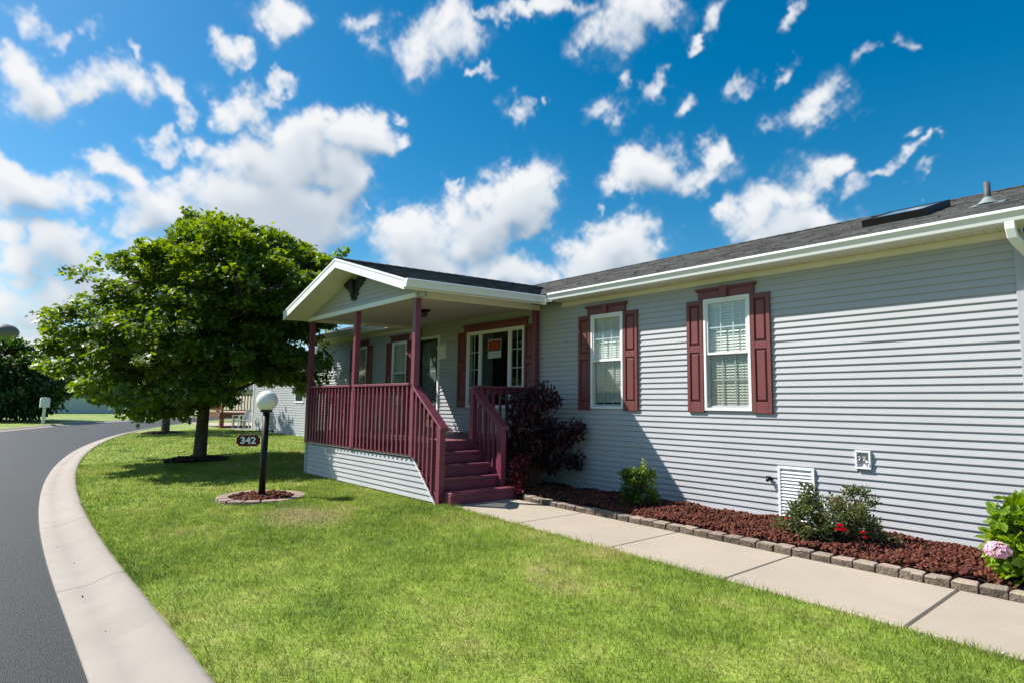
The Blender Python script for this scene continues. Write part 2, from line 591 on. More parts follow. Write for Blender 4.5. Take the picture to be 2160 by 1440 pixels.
SIDING = mat('vinyl_siding', (0.392, 0.400, 0.425), 0.42, 0.05, 1.2, 5, (1, 1, 1), 0.10, 220, 0.004, spec=0.35, dirt=0.10, dirtcol=(0.33, 0.33, 0.335), dscale=2.2)
WHITE = mat('white_paint', (0.76, 0.77, 0.79), 0.38, 0.04, 3, 5, dirt=0.10, dirtcol=(0.55, 0.55, 0.53), dscale=3)
CREAM = mat('cream_vinyl', (0.73, 0.69, 0.63), 0.45, 0.05, 3, 4, dirt=0.18, dirtcol=(0.42, 0.36, 0.27), dscale=4)
CEIL = mat('beige_ceiling', (0.56, 0.56, 0.56), 0.6, 0.05, 1)
MAROON = mat('maroon_paint', (0.168, 0.036, 0.064), 0.40, 0.16, 5, 5, (1, 1, 3), 0.10, 40, 0.004, rnd=0.10, spec=0.45, dirt=0.25, dirtcol=(0.16, 0.04, 0.06), dscale=5)
SHUT = mat('brick_red_vinyl', (0.160, 0.046, 0.047), 0.48, 0.08, 4, 4, dirt=0.15, dirtcol=(0.19, 0.07, 0.068), dscale=6)
SHING = mat('asphalt_shingle', (0.076, 0.077, 0.078), 0.92, 0.35, 55, 4, bump=0.5, bscale=320, bdist=0.004, isl=0.42, spec=0.2)
DARK = mat('black_metal', (0.008, 0.008, 0.009), 0.5, 0.1, 8, spec=0.25)
GLOBE = mat('white_globe', (0.80, 0.79, 0.77), 0.12, 0.03, 4, spec=0.5)
GLASS = glass_mat('window_glass')
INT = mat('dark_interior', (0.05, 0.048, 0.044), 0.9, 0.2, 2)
BLIND = mat('white_blind', (0.82, 0.79, 0.70), 0.5, 0.04, 5)
DOORM = mat('grey_green_door', (0.18, 0.215, 0.195), 0.4, 0.06, 3)
CONC = mat('pale_concrete', (0.352, 0.300, 0.240), 0.85, 0.07, 1.6, 8, bump=0.25, bscale=160, bdist=0.004, dirt=0.22, dirtcol=(0.27, 0.225, 0.18), dscale=1.1, rnd=0.04)
KERBM = mat('kerb_concrete', (0.285, 0.255, 0.225), 0.85, 0.09, 2.5, 8, bump=0.3, bscale=140, bdist=0.004, dirt=0.30, dirtcol=(0.235, 0.205, 0.170), dscale=1.4, rnd=0.04)
BRICK = mat('tumbled_paver', (0.275, 0.215, 0.175), 0.9, 0.2, 26, 6, bump=0.8, bscale=60, bdist=0.012, rnd=0.22, objrnd_h=0.03, dirt=0.35, dirtcol=(0.20, 0.155, 0.125), dscale=9)
BRICK_SIDE = mat('rough_brick_side', (0.125, 0.095, 0.072), 0.95, 0.45, 40, 6, bump=1.0, bscale=50, bdist=0.02, rnd=0.25, dirt=0.5, dirtcol=(0.19, 0.15, 0.115), dscale=16)
PAVER = mat('pinkish_paver', (0.27, 0.20, 0.165), 0.9, 0.2, 20, 6, bump=0.6, bscale=60, bdist=0.008, rnd=0.12, dirt=0.3, dirtcol=(0.25, 0.17, 0.13), dscale=7)
LAVA = mat('red_lava_rock', (0.098, 0.033, 0.022), 0.95, 0.5, 45, 5, isl=0.65, spec=0.15, objrnd_h=0.012)
SOIL = mat('dark_soil', (0.040, 0.018, 0.013), 0.98, 0.4, 30, 5, bump=0.8, bscale=60, bdist=0.02)
MULCH = mat('dark_mulch', (0.045, 0.028, 0.018), 0.98, 0.5, 40, 5, bump=0.8, bscale=80, bdist=0.02, isl=0.5)
BARK = mat('grey_brown_bark', (0.095, 0.080, 0.062), 0.95, 0.4, 14, 6, (1, 1, 0.25), 0.9, 30, 0.02)
WOOD = mat('cedar_deck_wood', (0.15, 0.062, 0.028), 0.7, 0.25, 9, 5, (1, 1, 4), rnd=0.15)
TREADM = mat('worn_tread_paint', (0.170, 0.038, 0.066), 0.45, 0.2, 9, 6, (1.5, 0.6, 1), 0.15, 60, 0.004, rnd=0.10, dirt=0.45, dirtcol=(0.27, 0.13, 0.15), dscale=7)
DECKM = mat('maroon_deck_paint', (0.185, 0.055, 0.070), 0.5, 0.22, 7, 6, (0.5, 4, 1), 0.2, 50, 0.004, rnd=0.12, dirt=0.5, dirtcol=(0.24, 0.12, 0.12), dscale=3)
METAL = mat('weathered_metal', (0.42, 0.42, 0.41), 0.45, 0.15, 9, metal=0.5)

def road_mat():
    m = mat('worn_asphalt', (0.021, 0.025, 0.027), 0.58, 0.75, 48, 6, bump=0.9, bscale=140, bdist=0.012, spec=0.36, dirt=0.5, dirtcol=(0.036, 0.040, 0.042), dscale=0.55)
    return m
ROAD = road_mat()

def grass_mat(name, blades):
    m = bpy.data.materials.new(name)
    m.use_nodes = True
    t = m.node_tree
    p = t.nodes['Principled BSDF']
    p.inputs['Roughness'].default_value = 0.55
    p.inputs['Specular IOR Level'].default_value = 0.25
    g = N(t, 'ShaderNodeNewGeometry')
    def noise(sc, det, ro):
        n = N(t, 'ShaderNodeTexNoise')
        n.inputs['Scale'].default_value = sc
        n.inputs['Detail'].default_value = det
        n.inputs['Roughness'].default_value = ro
        mp = N(t, 'ShaderNodeMapping')
        mp.inputs['Scale'].default_value = (0.8, 1.0, 0.0)
        t.links.new(g.outputs['Position'], mp.inputs['Vector'])
        t.links.new(mp.outputs[0], n.inputs['Vector'])
        return n
    n1 = noise(0.9, 6, 0.68)
    cr = N(t, 'ShaderNodeValToRGB')
    E_ = cr.color_ramp.elements
    E_[0].position, E_[0].color = 0.32, (0.110, 0.188, 0.026, 1)
    E_[1].position, E_[1].color = 0.70, (0.42, 0.370, 0.170, 1)
    for pos, c in ((0.41, (0.180, 0.268, 0.034)), (0.52, (0.248, 0.332, 0.050)), (0.61, (0.325, 0.360, 0.088))):
        q = E_.new(pos)
        q.color = (*c, 1)
    t.links.new(n1.outputs['Fac'], cr.inputs[0])
    n2 = noise(5.5, 5, 0.7)
    h = N(t, 'ShaderNodeHueSaturation')
    mr = N(t, 'ShaderNodeMapRange')
    mr.inputs[1].default_value, mr.inputs[2].default_value = 0.3, 0.7
    mr.inputs[3].default_value, mr.inputs[4].default_value = 0.74, 1.28
    t.links.new(n2.outputs['Fac'], mr.inputs[0])
    t.links.new(mr.outputs[0], h.inputs['Value'])
    t.links.new(cr.outputs[0], h.inputs['Color'])
    out = h.outputs[0]
    # a straw coloured dry patch in front of the lamp ring, and straw blades all over
    if blades:
        wn = N(t, 'ShaderNodeTexWhiteNoise', noise_dimensions='1D')
        t.links.new(g.outputs['Random Per Island'], wn.inputs['W'])
        lt = N(t, 'ShaderNodeMath', operation='GREATER_THAN')
        lt.inputs[1].default_value = 0.90
        t.links.new(wn.outputs[0], lt.inputs[0])
        mm = N(t, 'ShaderNodeMath', operation='MULTIPLY')
        mm.inputs[1].default_value = 0.75
        t.links.new(lt.outputs[0], mm.inputs[0])
        x = N(t, 'ShaderNodeMix', data_type='RGBA')
        t.links.new(mm.outputs[0], x.inputs[0])
        t.links.new(out, x.inputs[6])
        x.inputs[7].default_value = (0.30, 0.25, 0.10, 1)
        out = x.outputs[2]
        h2 = N(t, 'ShaderNodeHueSaturation')
        mr2 = N(t, 'ShaderNodeMapRange')
        mr2.inputs[3].default_value, mr2.inputs[4].default_value = 0.62, 1.35
        t.links.new(g.outputs['Random Per Island'], mr2.inputs[0])
        t.links.new(mr2.outputs[0], h2.inputs['Value'])
        t.links.new(out, h2.inputs['Color'])
        out = h2.outputs[0]
    else:
        h2 = N(t, 'ShaderNodeHueSaturation')
        n3 = noise(60, 3, 0.7)
        mr2 = N(t, 'ShaderNodeMapRange')
        mr2.inputs[1].default_value, mr2.inputs[2].default_value = 0.3, 0.7
        mr2.inputs[3].default_value, mr2.inputs[4].default_value = 0.55, 1.05
        t.links.new(n3.outputs['Fac'], mr2.inputs[0])
        t.links.new(mr2.outputs[0], h2.inputs['Value'])
        t.links.new(out, h2.inputs['Color'])
        out = h2.outputs[0]
    vs = N(t, 'ShaderNodeVectorMath', operation='DISTANCE')
    mp = N(t, 'ShaderNodeMapping')
    mp.inputs['Scale'].default_value = (1, 1.7, 0)
    t.links.new(g.outputs['Position'], mp.inputs['Vector'])
    t.links.new(mp.outputs[0], vs.inputs[0])
    vs.inputs[1].default_value = (-7.3, -4.08 * 1.7, 0)
    mr3 = N(t, 'ShaderNodeMapRange')
    mr3.inputs[1].default_value, mr3.inputs[2].default_value = 0.95, 0.15
    mr3.inputs[3].default_value, mr3.inputs[4].default_value = 0.0, 1.0
    t.links.new(vs.outputs['Value'], mr3.inputs[0])
    mul = N(t, 'ShaderNodeMath', operation='MULTIPLY')
    t.links.new(mr3.outputs[0], mul.inputs[0])
    t.links.new(mr.outputs[0], mul.inputs[1])
    x = N(t, 'ShaderNodeMix', data_type='RGBA')
    t.links.new(mul.outputs[0], x.inputs[0])
    t.links.new(out, x.inputs[6])
    x.inputs[7].default_value = (0.34, 0.30, 0.15, 1)
    t.links.new(x.outputs[2], p.inputs['Base Color'])
    if blades:
        tr = N(t, 'ShaderNodeBsdfTranslucent')
        sc = N(t, 'ShaderNodeVectorMath', operation='SCALE')
        sc.inputs['Scale'].default_value = 1.3
        t.links.new(x.outputs[2], sc.inputs[0])
        t.links.new(sc.outputs[0], tr.inputs['Color'])
        ms = N(t, 'ShaderNodeMixShader')
        ms.inputs[0].default_value = 0.35
        t.links.new(p.outputs[0], ms.inputs[1])
        t.links.new(tr.outputs[0], ms.inputs[2])
        t.links.new(ms.outputs[0], t.nodes['Material Output'].inputs['Surface'])
    return m
GRASS, BLADE = grass_mat('lawn_turf', False), grass_mat('grass_blade', True)

# ------------------------------------------------------------------ terrain
CXc, CYc, RB = -6.0, 76.0, 82.07      # centre and radius of the road's curve, at the back of the near kerb

def sd(x, y):
    """distance from the back of the near kerb, positive on the lawn"""
    x, y = np.asarray(x, float), np.asarray(y, float)
    return np.where(x >= CXc, y + RB - CYc, RB - np.hypot(x - CXc, y - CYc))

def lawn_z(x, y):
    s = np.clip(sd(x, y) / 3.4, 0, 1)
    s = s * s * (3 - 2 * s)
    return -0.172 + 0.122 * s

def along(t, s):
    """point at arc position t (0 at x=-6, negative to the right) and distance s"""
    if t < 0:
        return CXc - t, CYc - RB + s
    a = t / RB
    r_ = RB - s
    return CXc - r_ * math.sin(a), CYc - r_ * math.cos(a)

ts = [-60, -30, -16, -9] + [-6 + 0.75 * i for i in range(29)] + [16.5 + 2 * i for i in range(40)] + [100, 112, 125]

def strip(name, prof, m, label=None, smooth=True, tt=ts):
    V, F = [], []
    for t in tt:
        for (s, z) in prof:
            x, y = along(t, s)
            V.append((x, y, z))
    n = len(prof)
    for i in range(len(tt) - 1):
        for j in range(n - 1):
            F.append((i * n + j, i * n + j + 1, (i + 1) * n + j + 1, (i + 1) * n + j))
    mb = MB()
    mb.v, mb.f = V, F
    o = obj(name, mb, m, smooth=smooth)
    if o.data.polygons[len(F) // 2].normal.z < 0:
        o.data.flip_normals()
    return tag(o, label, None, None, 'structure')

gz = MB()
n = 64
gz.v = [(0, 0, -0.40)] + [(2500 * math.cos(2 * math.pi * i / n), 2500 * math.sin(2 * math.pi * i / n), -0.40) for i in range(n)]
gz.f = [(0, 1 + i, 1 + (i + 1) % n) for i in range(n)]
tag(obj('ground', gz, GRASS), 'flat grassy ground reaching to the horizon', None, None, 'structure')
prof = [(s, float(lawn_z(0, -6.07 + s))) for s in (0.0, 0.15, 0.4, 0.8, 1.2, 1.7, 2.2, 2.8, 3.4, 5, 10, 20, 40, 75)]
strip('lawn', prof, GRASS, 'mown lawn between the kerb and the grey house')
strip('lawn', [(-6.1, -0.19), (-7, -0.17), (-9, -0.15), (-14, -0.13), (-30, -0.13), (-70, -0.13)], GRASS, 'lawn on the far side of the road')
strip('road', [(-0.44, -0.252), (-1.2, -0.235), (-3.0, -0.205), (-4.8, -0.235), (-5.66, -0.255)], ROAD, 'dark asphalt road curving away to the right')
strip('kerb', [(-5.60, -0.252), (-5.90, -0.25), (-5.98, -0.235), (-6.02, -0.180), (-6.12, -0.172), (-6.13, -0.3)], KERBM, 'pale concrete kerb along the far side of the road')

kerb = thing('kerb', 'pale rolled concrete kerb bordering the lawn', None, (-6, -6.2, -0.25), kind='structure')
del kerb['label']
kerb['label'] = 'pale rolled concrete kerb bordering the near lawn'
KP = [(0.0, -0.40), (0.0, -0.166), (-0.008, -0.158), (-0.04, -0.153), (-0.08, -0.156), (-0.12, -0.164), (-0.16, -0.178), (-0.20, -0.196), (-0.24, -0.212), (-0.28, -0.222), (-0.32, -0.227), (-0.46, -0.236), (-0.466, -0.243), (-0.466, -0.40)]
t0 = -8.95
kn = 0
while t0 < 74:
    t1 = t0 + 3.0
    mb = MB()
    tt = [t0 + 0.005 + (2.990) * i / 5 for i in range(6)]
    for t in tt:
        wob = 0.0
        for (s, z) in KP:
            x, y = along(t, s + (wob if s < -0.4 else 0))
            mb.v.append((x, y, z))
    k = len(KP)
    for i in range(5):
        for j in range(k - 1):
            mb.f.append((i * k + j, (i + 1) * k + j, (i + 1) * k + j + 1, i * k + j + 1))
    for cap in (list(range(k)), [5 * k + j for j in range(k - 1, -1, -1)]):
        n0 = len(mb.v)
        mb.v += [mb.v[i] for i in cap]
        mb.f.append(tuple(range(n0, n0 + k)))
    ks = obj('kerb_segment', mb, KERBM, kerb, smooth=True)
    for p_ in ks.data.polygons:
        if len(p_.vertices) > 4: p_.use_smooth = False
    t0 = t1
    kn += 1

# walkway of concrete slabs beside the bed
def wo_y(x): return -2.467 - 0.066 * (x + 5.2)
def wi_y(x): return -1.385 - 0.038 * (x + 5.2)
walk = thing('walkway', 'pale concrete walkway leading to the maroon steps', None, (-4, -2, -0.05), kind='structure')
for a, b in ((-6.92, -5.17), (-5.17, -3.77), (-3.77, -2.55), (-2.55, -1.30), (-1.30, -0.05), (-0.05, 1.2), (1.2, 2.6)):
    mb = MB()
    g_ = 0.0065 if -1.5 < b < 0 or -1.5 < a < 0 else 0.0024
    x0, x1 = a + g_, b - g_
    pts = [(x0, wo_y(x0)), (x1, wo_y(x1)), (x1, wi_y(x1)), (x0, wi_y(x0))]
    if a < -6.8:
        pts = [(x0, -2.18), (x0 + 0.10, -2.30), (x0 + 0.35, wo_y(x0 + 0.35)), (x1, wo_y(x1)), (x1, wi_y(x1)), (x0, wi_y(x0))]
    mb.prism(pts, 'z', -0.16, -0.034)
    o = obj('slab', mb, CONC, walk, bevel=0.009)
gap = MB()
gap.prism([(-6.9, wo_y(-6.9) + 0.05), (2.6, wo_y(2.6) + 0.03), (2.6, wi_y(2.6) - 0.03), (-6.9, wi_y(-6.9) - 0.03)], 'z', -0.3, -0.0455)
obj('joint_bed', gap, mat('joint_filler', (0.13, 0.105, 0.08), 0.95, 0.3, 20), walk)

# planting bed: soil, lava rock, brick edging
bed_poly = [(-7.3, -1.28), (-6.48, -1.28), (-6.3, wi_y(-6.3) + 0.07), (1.2, wi_y(1.2) + 0.07), (1.2, 0.03), (-7.3, 0.03)]
mb = MB()
mb.prism(bed_poly, 'z', -0.2, -0.012)
tag(obj('planting_bed', mb, SOIL), 'dark soil bed along the foot of the wall', None, None, 'structure')

ico_v = []
ph = (1 + 5 ** 0.5) / 2
for a in (-1, 1):
    for b in (-ph, ph):
        ico_v += [(0, a, b), (a, b, 0), (b, 0, a)]
ico_v = np.array(ico_v, float)
ico_v /= np.linalg.norm(ico_v[0])
from itertools import combinations
el_ = 1.06
ico_f = []
for c in combinations(range(12), 3):
    P = ico_v[list(c)]
    if all(np.linalg.norm(P[i] - P[j]) < el_ for i, j in ((0, 1), (1, 2), (0, 2))):
        nn = np.cross(P[1] - P[0], P[2] - P[0])
        ico_f.append(c if nn @ P.mean(0) > 0 else (c[0], c[2], c[1]))
ico_f = np.array(ico_f)

def rot_mats(n, r=rng):
    q = r.normal(size=(n, 4))
    q /= np.linalg.norm(q, axis=1)[:, None]
    w, x, y, z = q.T
    return np.stack([1 - 2 * (y * y + z * z), 2 * (x * y - z * w), 2 * (x * z + y * w),
                     2 * (x * y + z * w), 1 - 2 * (x * x + z * z), 2 * (y * z - x * w),
                     2 * (x * z - y * w), 2 * (y * z + x * w), 1 - 2 * (x * x + y * y)], 1).reshape(n, 3, 3)

def scatter(tv, tf, mats, pos, jitter=0.0):
    n, k = len(pos), len(tv)
    V = np.einsum('nij,kj->nki', mats, tv)
    if jitter:
        V *= 1 + rng.uniform(-jitter, jitter, (n, k, 1))
    V += pos[:, None, :]
    F = tf[None] + (np.arange(n) * k)[:, None, None]
    return V.reshape(-1, 3), F.reshape(-1, tf.shape[1])

def rocks(xy, size, zf, name, m, parent=None):
    n = len(xy)
    s = (0.45 + 1.15 * rng.uniform(0, 1, n) ** 1.8)[:, None, None] * size * rng.uniform(0.5, 1.45, (n, 1, 3))
    Mx = rot_mats(n) * s
    pos = np.column_stack([xy, zf])
    V, F = scatter(ico_v, ico_f, Mx, pos, 0.28)
    return raw(name, V, F, m, parent)

def bed_in(x, y):
    ok = (x > -6.45) & (y > wi_y(x) + 0.20) | ((x <= -6.45) & (y > -1.22))
    return ok & (y < -0.015)
nr = 24000
x = rng.uniform(-7.2, 1.1, nr * 2)
y = rng.uniform(-1.7, 0, nr * 2)
k = bed_in(x, y)
x, y = x[k], y[k]
hump = 0.030 * np.sin(np.clip((y - wi_y(x)) / (-wi_y(x)), 0, 1) * math.pi) + 0.012 * np.sin(x * 5.1 + y * 3) + 0.012 * np.sin(x * 11 - y * 7)
o = rocks(np.column_stack([x, y]), 0.0142, rng.uniform(-0.010, 0.020, len(x)) + hump + 0.006, 'lava_rock_mulch', LAVA)
tag(o, 'red lava rock mulch filling the bed by the wall', 'mulch', None, 'stuff')

edging = thing('brick_edging', 'row of tumbled edging bricks between walkway and red mulch', 'edging', (-3, -1.4, -0.05))
bricks = []
for q in range(6):
    mb = MB()
    L, D, H = 0.081, 0.064, 0.078
    vs = []
    for (zz, ins) in ((0, 0.0), (H * 0.86, 0.0), (H, 0.007)):
        for (sx, sy) in ((-1, -1), (0, -1.08), (1, -1), (1, 0), (0.86, 1), (-0.86, 1), (-1, 0)):
            vs.append((sx * (L - ins) + random.uniform(-1, 1) * 0.003, sy * (D - ins) + random.uniform(-1, 1) * 0.004, zz + random.uniform(-1, 1) * 0.002))
    mb.v = vs
    n7 = 7
    for lv in range(2):
        for i in range(n7):
            mb.f.append((lv * n7 + i, lv * n7 + (i + 1) % n7, (lv + 1) * n7 + (i + 1) % n7, (lv + 1) * n7 + i))
    mb.f.append(tuple(14 + i for i in range(n7)))
    o = obj('brick', mb, BRICK, edging, origin=(0, 0, 0))
    o.data.materials.append(BRICK_SIDE)
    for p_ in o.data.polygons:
        if abs(p_.normal.z) < 0.5: p_.material_index = 1  # side faces get a darker, rougher brick colour than the top
    o.modifiers.new('bevel', 'BEVEL').width = 0.004
    bricks.append(o)
xb = -6.42
ib = 0
while xb < 1.2:
    if ib < 6: o = bricks[ib]
    else:
        o = bricks[ib % 6].copy()
        S.collection.objects.link(o)
        o.parent = edging
    yb = wi_y(xb) + 0.070
    rz = -0.04
    if ib < 2:
        yb = wi_y(xb) + 0.07 + (0.10, 0.03)[ib]
        rz = (-0.5, -0.25)[ib]
    o.location = Vector((xb, yb + random.uniform(-0.006, 0.006), -0.05 + random.uniform(-0.004, 0.004))) - WPOS[edging.name]
    o.rotation_euler = (random.uniform(-0.02, 0.02), random.uniform(-0.02, 0.02), rz + random.uniform(-0.05, 0.05) + (math.pi if ib % 5 == 3 else 0) * 0)
    xb += 0.172
    ib += 1

# ------------------------------------------------------------------ the house
house = thing('manufactured_house', 'long grey vinyl-sided house with maroon shutters and a covered front porch', 'house', (-8.7, 0.0, 0.0))
HX0, HX1 = -16.6, -0.99
COURSE = 0.0762
WALLTOP = 2.93
# openings in the front wall: x0, x1, z0, z1
W_OPEN = [(-6.235, -5.605, 1.245, 2.685), (-4.272, -3.628, 1.245, 2.69), (-9.455, -7.78, 1.215, 2.672), (-11.31, -10.41, 0.74, 2.705),
          (-12.345, -11.70, 1.245, 2.68), (-14.22, -13.58, 1.245, 2.68)]
EXTRA = [(-3.34, -2.925, 0.015, 0.62), (-2.497, -2.345, 0.66, 0.852)]

def plank_profile(z):
    # (y, z): butt edge proud of the course below, face leaning back to the wall
    return [(0.004, z - 0.004), (-0.0186, z), (-0.0196, z + 0.006), (-0.0035, z + COURSE), (0.004, z + COURSE)]

def cut(spans, holes, za, zb):
    out = []
    for a, b in spans:
        segs = [(a, b)]
        for (h0, h1, g0, g1) in holes:
            if zb > g0 + 0.004 and za < g1 - 0.004:
                nx = []
                for (p, q) in segs:
                    if h1 <= p or h0 >= q: nx.append((p, q))
                    else:
                        if h0 - p > 0.01: nx.append((p, h0))
                        if q - h1 > 0.01: nx.append((h1, q))
                segs = nx
        out += segs
    return out

z = 0.02
while z < WALLTOP:
    for a, b in cut([(HX0 + 0.06, HX1 - 0.075)], [(h[0] + 0.01, h[1] - 0.01, h[2] + 0.02, h[3] - 0.02) for h in W_OPEN + EXTRA], z, z + COURSE):
        cuts = [a, b]
        if b - a > 2.9:                                              # staggered panel laps
            cuts = [a, a + (b - a) * random.uniform(0.25, 0.75), b]
        for q in range(len(cuts) - 1):
            dy = random.uniform(-0.0012, 0.0)
            pr = [(y + dy * (i < 4), zz + random.uniform(-0.0006, 0.0006)) for i, (y, zz) in enumerate(plank_profile(z))]
            obj('siding_plank', MB().prism(pr, 'x', cuts[q] + (0.0012 if q else 0), cuts[q + 1]), SIDING, house)
    z += COURSE
mb = MB()
mb.box(HX0 + 0.06, HX1 - 0.05, -0.021, 0.0, -0.10, 0.019)
obj('starter_strip', mb, WHITE, house)
# the wall behind, with holes left open for the windows
mb = MB()
xs = sorted({HX0 + 0.02, HX1 - 0.02} | {v for h in W_OPEN for v in h[:2]})
for a, b in zip(xs[:-1], xs[1:]):
    zs = [(-0.1, 3.0)]
    for h in W_OPEN:
        if h[0] <= a + 1e-6 and h[1] >= b - 1e-6:
            zs = [(-0.1, h[2]), (h[3], 3.0)]
    for (p, q) in zs:
        mb.box(a, b, 0.004, 0.12, p, q)
for X in (HX0, HX1):
    for i in range(38):
        zz = 0.02 + i * COURSE
        s = -1 if X == HX0 else 1
        pr = [(X + s * (-y - 0.012) * 1.0, q) for (y, q) in plank_profile(zz)]
        mb.prism(pr, 'y', 0.03, 8.03)
    mb.prism([(-0.0, 2.9), (8.06, 2.9), (4.0, 4.40)], 'x', min(X, X - (0.02 if X > -5 else -0.02)), max(X, X - (0.02 if X > -5 else -0.02)))
mb.box(HX0, HX1, 8.0, 8.06, -0.1, 3.0)
obj('wall', mb, SIDING, house)
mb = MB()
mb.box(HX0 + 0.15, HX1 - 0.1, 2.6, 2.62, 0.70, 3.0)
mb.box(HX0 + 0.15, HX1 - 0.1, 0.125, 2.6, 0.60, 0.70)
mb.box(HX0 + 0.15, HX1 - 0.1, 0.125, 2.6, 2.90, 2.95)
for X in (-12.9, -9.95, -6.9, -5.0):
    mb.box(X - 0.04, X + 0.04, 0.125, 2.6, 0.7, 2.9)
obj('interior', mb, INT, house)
for X, s in ((HX1, 1), (HX0, -1)):
    mb = MB()
    xa, xb_ = (X - 0.08, X + 0.014) if s > 0 else (X - 0.014, X + 0.08)
    mb.box(xa, xb_, -0.024, -0.0, -0.06, 2.92)
    ya = (X + 0.002, X + 0.016) if s > 0 else (X - 0.016, X - 0.002)
    mb.box(ya[0], ya[1], -0.0, 0.09, -0.06, 2.92)
    obj('corner_trim', mb, SIDING, house, bevel=0.003)

# main roof
EY, EZ, SL, RY = -0.28, 3.085, 0.334, 4.0
RX0, RX1 = -17.0, -0.55
def roofz(y): return EZ + SL * (y - EY) if y <= RY else EZ + SL * (2 * RY - EY - y)

def shingles(name, P0, U, Vd, Nn, LU, LV, parent, clip=None, tab=0.33, row=0.143):
    """courses of separate tabs over a slope. P0 lower corner, U along eave, Vd up the slope"""
    P0, U, Vd, Nn = (np.array(q, float) for q in (P0, U, Vd, Nn))
    V, F = [], []
    rows = int(math.ceil(LV / row))
    for r_ in range(rows):
        v0 = r_ * row
        v1 = min(LV, v0 + row * 1.25)
        u = -random.random() * tab
        while u < LU:
            w = tab * random.choice((0.35, 0.5, 0.65, 1.0))
            a, b = max(0.0, u), min(LU, u + w - 0.004)
            u += w
            if b - a < 0.01: continue
            th = 0.011 + random.choice((0, 0.0, 0.006)) + random.uniform(-0.001, 0.002)
            dv = random.uniform(-0.004, 0.004)
            if clip:
                if not clip(P0 + U * (a + b) / 2 + Vd * v0): continue
            q = []
            for (uu, vv, h) in ((a, v0 + dv, 0), (b, v0 + dv, 0), (a, v0 + dv, th), (b, v0 + dv, th), (b, v1, 0.002), (a, v1, 0.002)):
                q.append(P0 + U * uu + Vd * vv + Nn * h)
            n_ = len(V)
            V += q
            F += [(n_, n_ + 1, n_ + 3, n_ + 2), (n_ + 2, n_ + 3, n_ + 4, n_ + 5), (n_, n_ + 2, n_ + 5, n_ + 5), (n_ + 1, n_ + 4, n_ + 3, n_ + 3)]
    F = [f if len(set(f)) == 4 else None for f in F]
    F4 = np.array([f for f in F if f])
    o = raw(name, np.array(V), F4, SHING, parent)
    o['kind'] = 'stuff'
    return o

nrm = Vector((0, -SL, 1)).normalized()
upv = Vector((0, 1, SL)).normalized()
LVm = (RY - EY) * math.sqrt(1 + SL * SL)
# roof deck, then the shingles that show
mb = MB()
mb.prism([(EY, EZ - 0.004), (RY, roofz(RY) - 0.004), (2 * RY - EY, EZ - 0.004), (2 * RY - EY, EZ - 0.03), (RY, roofz(RY) - 0.05), (EY, EZ - 0.03)], 'x', RX0, RX1)
roof = obj('roof', mb, SHING, house)
shingles('shingles', (RX0, EY - 0.012, EZ - 0.002), (1, 0, 0), upv, nrm, RX1 - RX0, LVm, roof)
mb = MB()
xr = RX0
while xr < RX1 - 0.05:
    x2 = min(RX1, xr + 0.21)
    for s in (-1, 1):
        a = (RY + 0.0, roofz(RY) + 0.026)
        b = (RY + s * 0.145, roofz(RY) - SL * 0.145 + 0.020)
        mb.add([(xr, a[0], a[1] + 0.008), (x2, a[0], a[1]), (x2, b[0], b[1]), (xr, b[0], b[1] + 0.008)], [(0, 1, 2, 3)])
    xr = x2 - 0.03
rc = obj('ridge_cap', mb, SHING, roof)
# gutter, fascia, soffit, frieze along the front eave (either side of the porch roof)
def gutter_profile(yo, zt):
    # outer lip at y = yo, back at yo+0.105, top z = zt
    return [(yo + 0.105, zt), (yo + 0.012, zt), (yo + 0.002, zt - 0.006), (yo, zt - 0.028), (yo + 0.010, zt - 0.040), (yo + 0.026, zt - 0.070),
            (yo + 0.034, zt - 0.108), (yo + 0.040, zt - 0.113), (yo + 0.105, zt - 0.113)]
for (a, b) in ((-6.87, RX1), (RX0, -11.43)):
    mb = MB()
    mb.prism(gutter_profile(-0.375, 3.072), 'x', a, b)
    obj('gutter', mb, WHITE, house)
    mb = MB()
    mb.box(a - (0.2 if a > -8 else 0), b, -0.268, -0.245, 2.952, 3.078)
    obj('fascia', mb, WHITE, house)
    mb = MB()
    n_ = int((b - a) / 0.10)
    for i in range(n_):
        x0 = a + (b - a) * i / n_
        x1 = a + (b - a) * (i + 1) / n_
        mb.box(x0 + 0.003, x1 - 0.003, -0.268, -0.002, 2.958 + 0.0, 2.966)
    mb.box(a, b, -0.266, -0.004, 2.964, 2.972)
    obj('soffit', mb, CREAM, house)
    mb = MB()
    mb.box(max(a, -7.02) if a > -8 else max(a, HX0 + 0.03), min(b, HX1 - 0.085), -0.030, -0.003, 2.890, 2.9575)
    mb.box(max(a, -7.02) if a > -8 else max(a, HX0 + 0.03), min(b, HX1 - 0.085), -0.036, -0.003, 2.882, 2.890)
    obj('frieze_board', mb, CREAM, house, bevel=0.003)
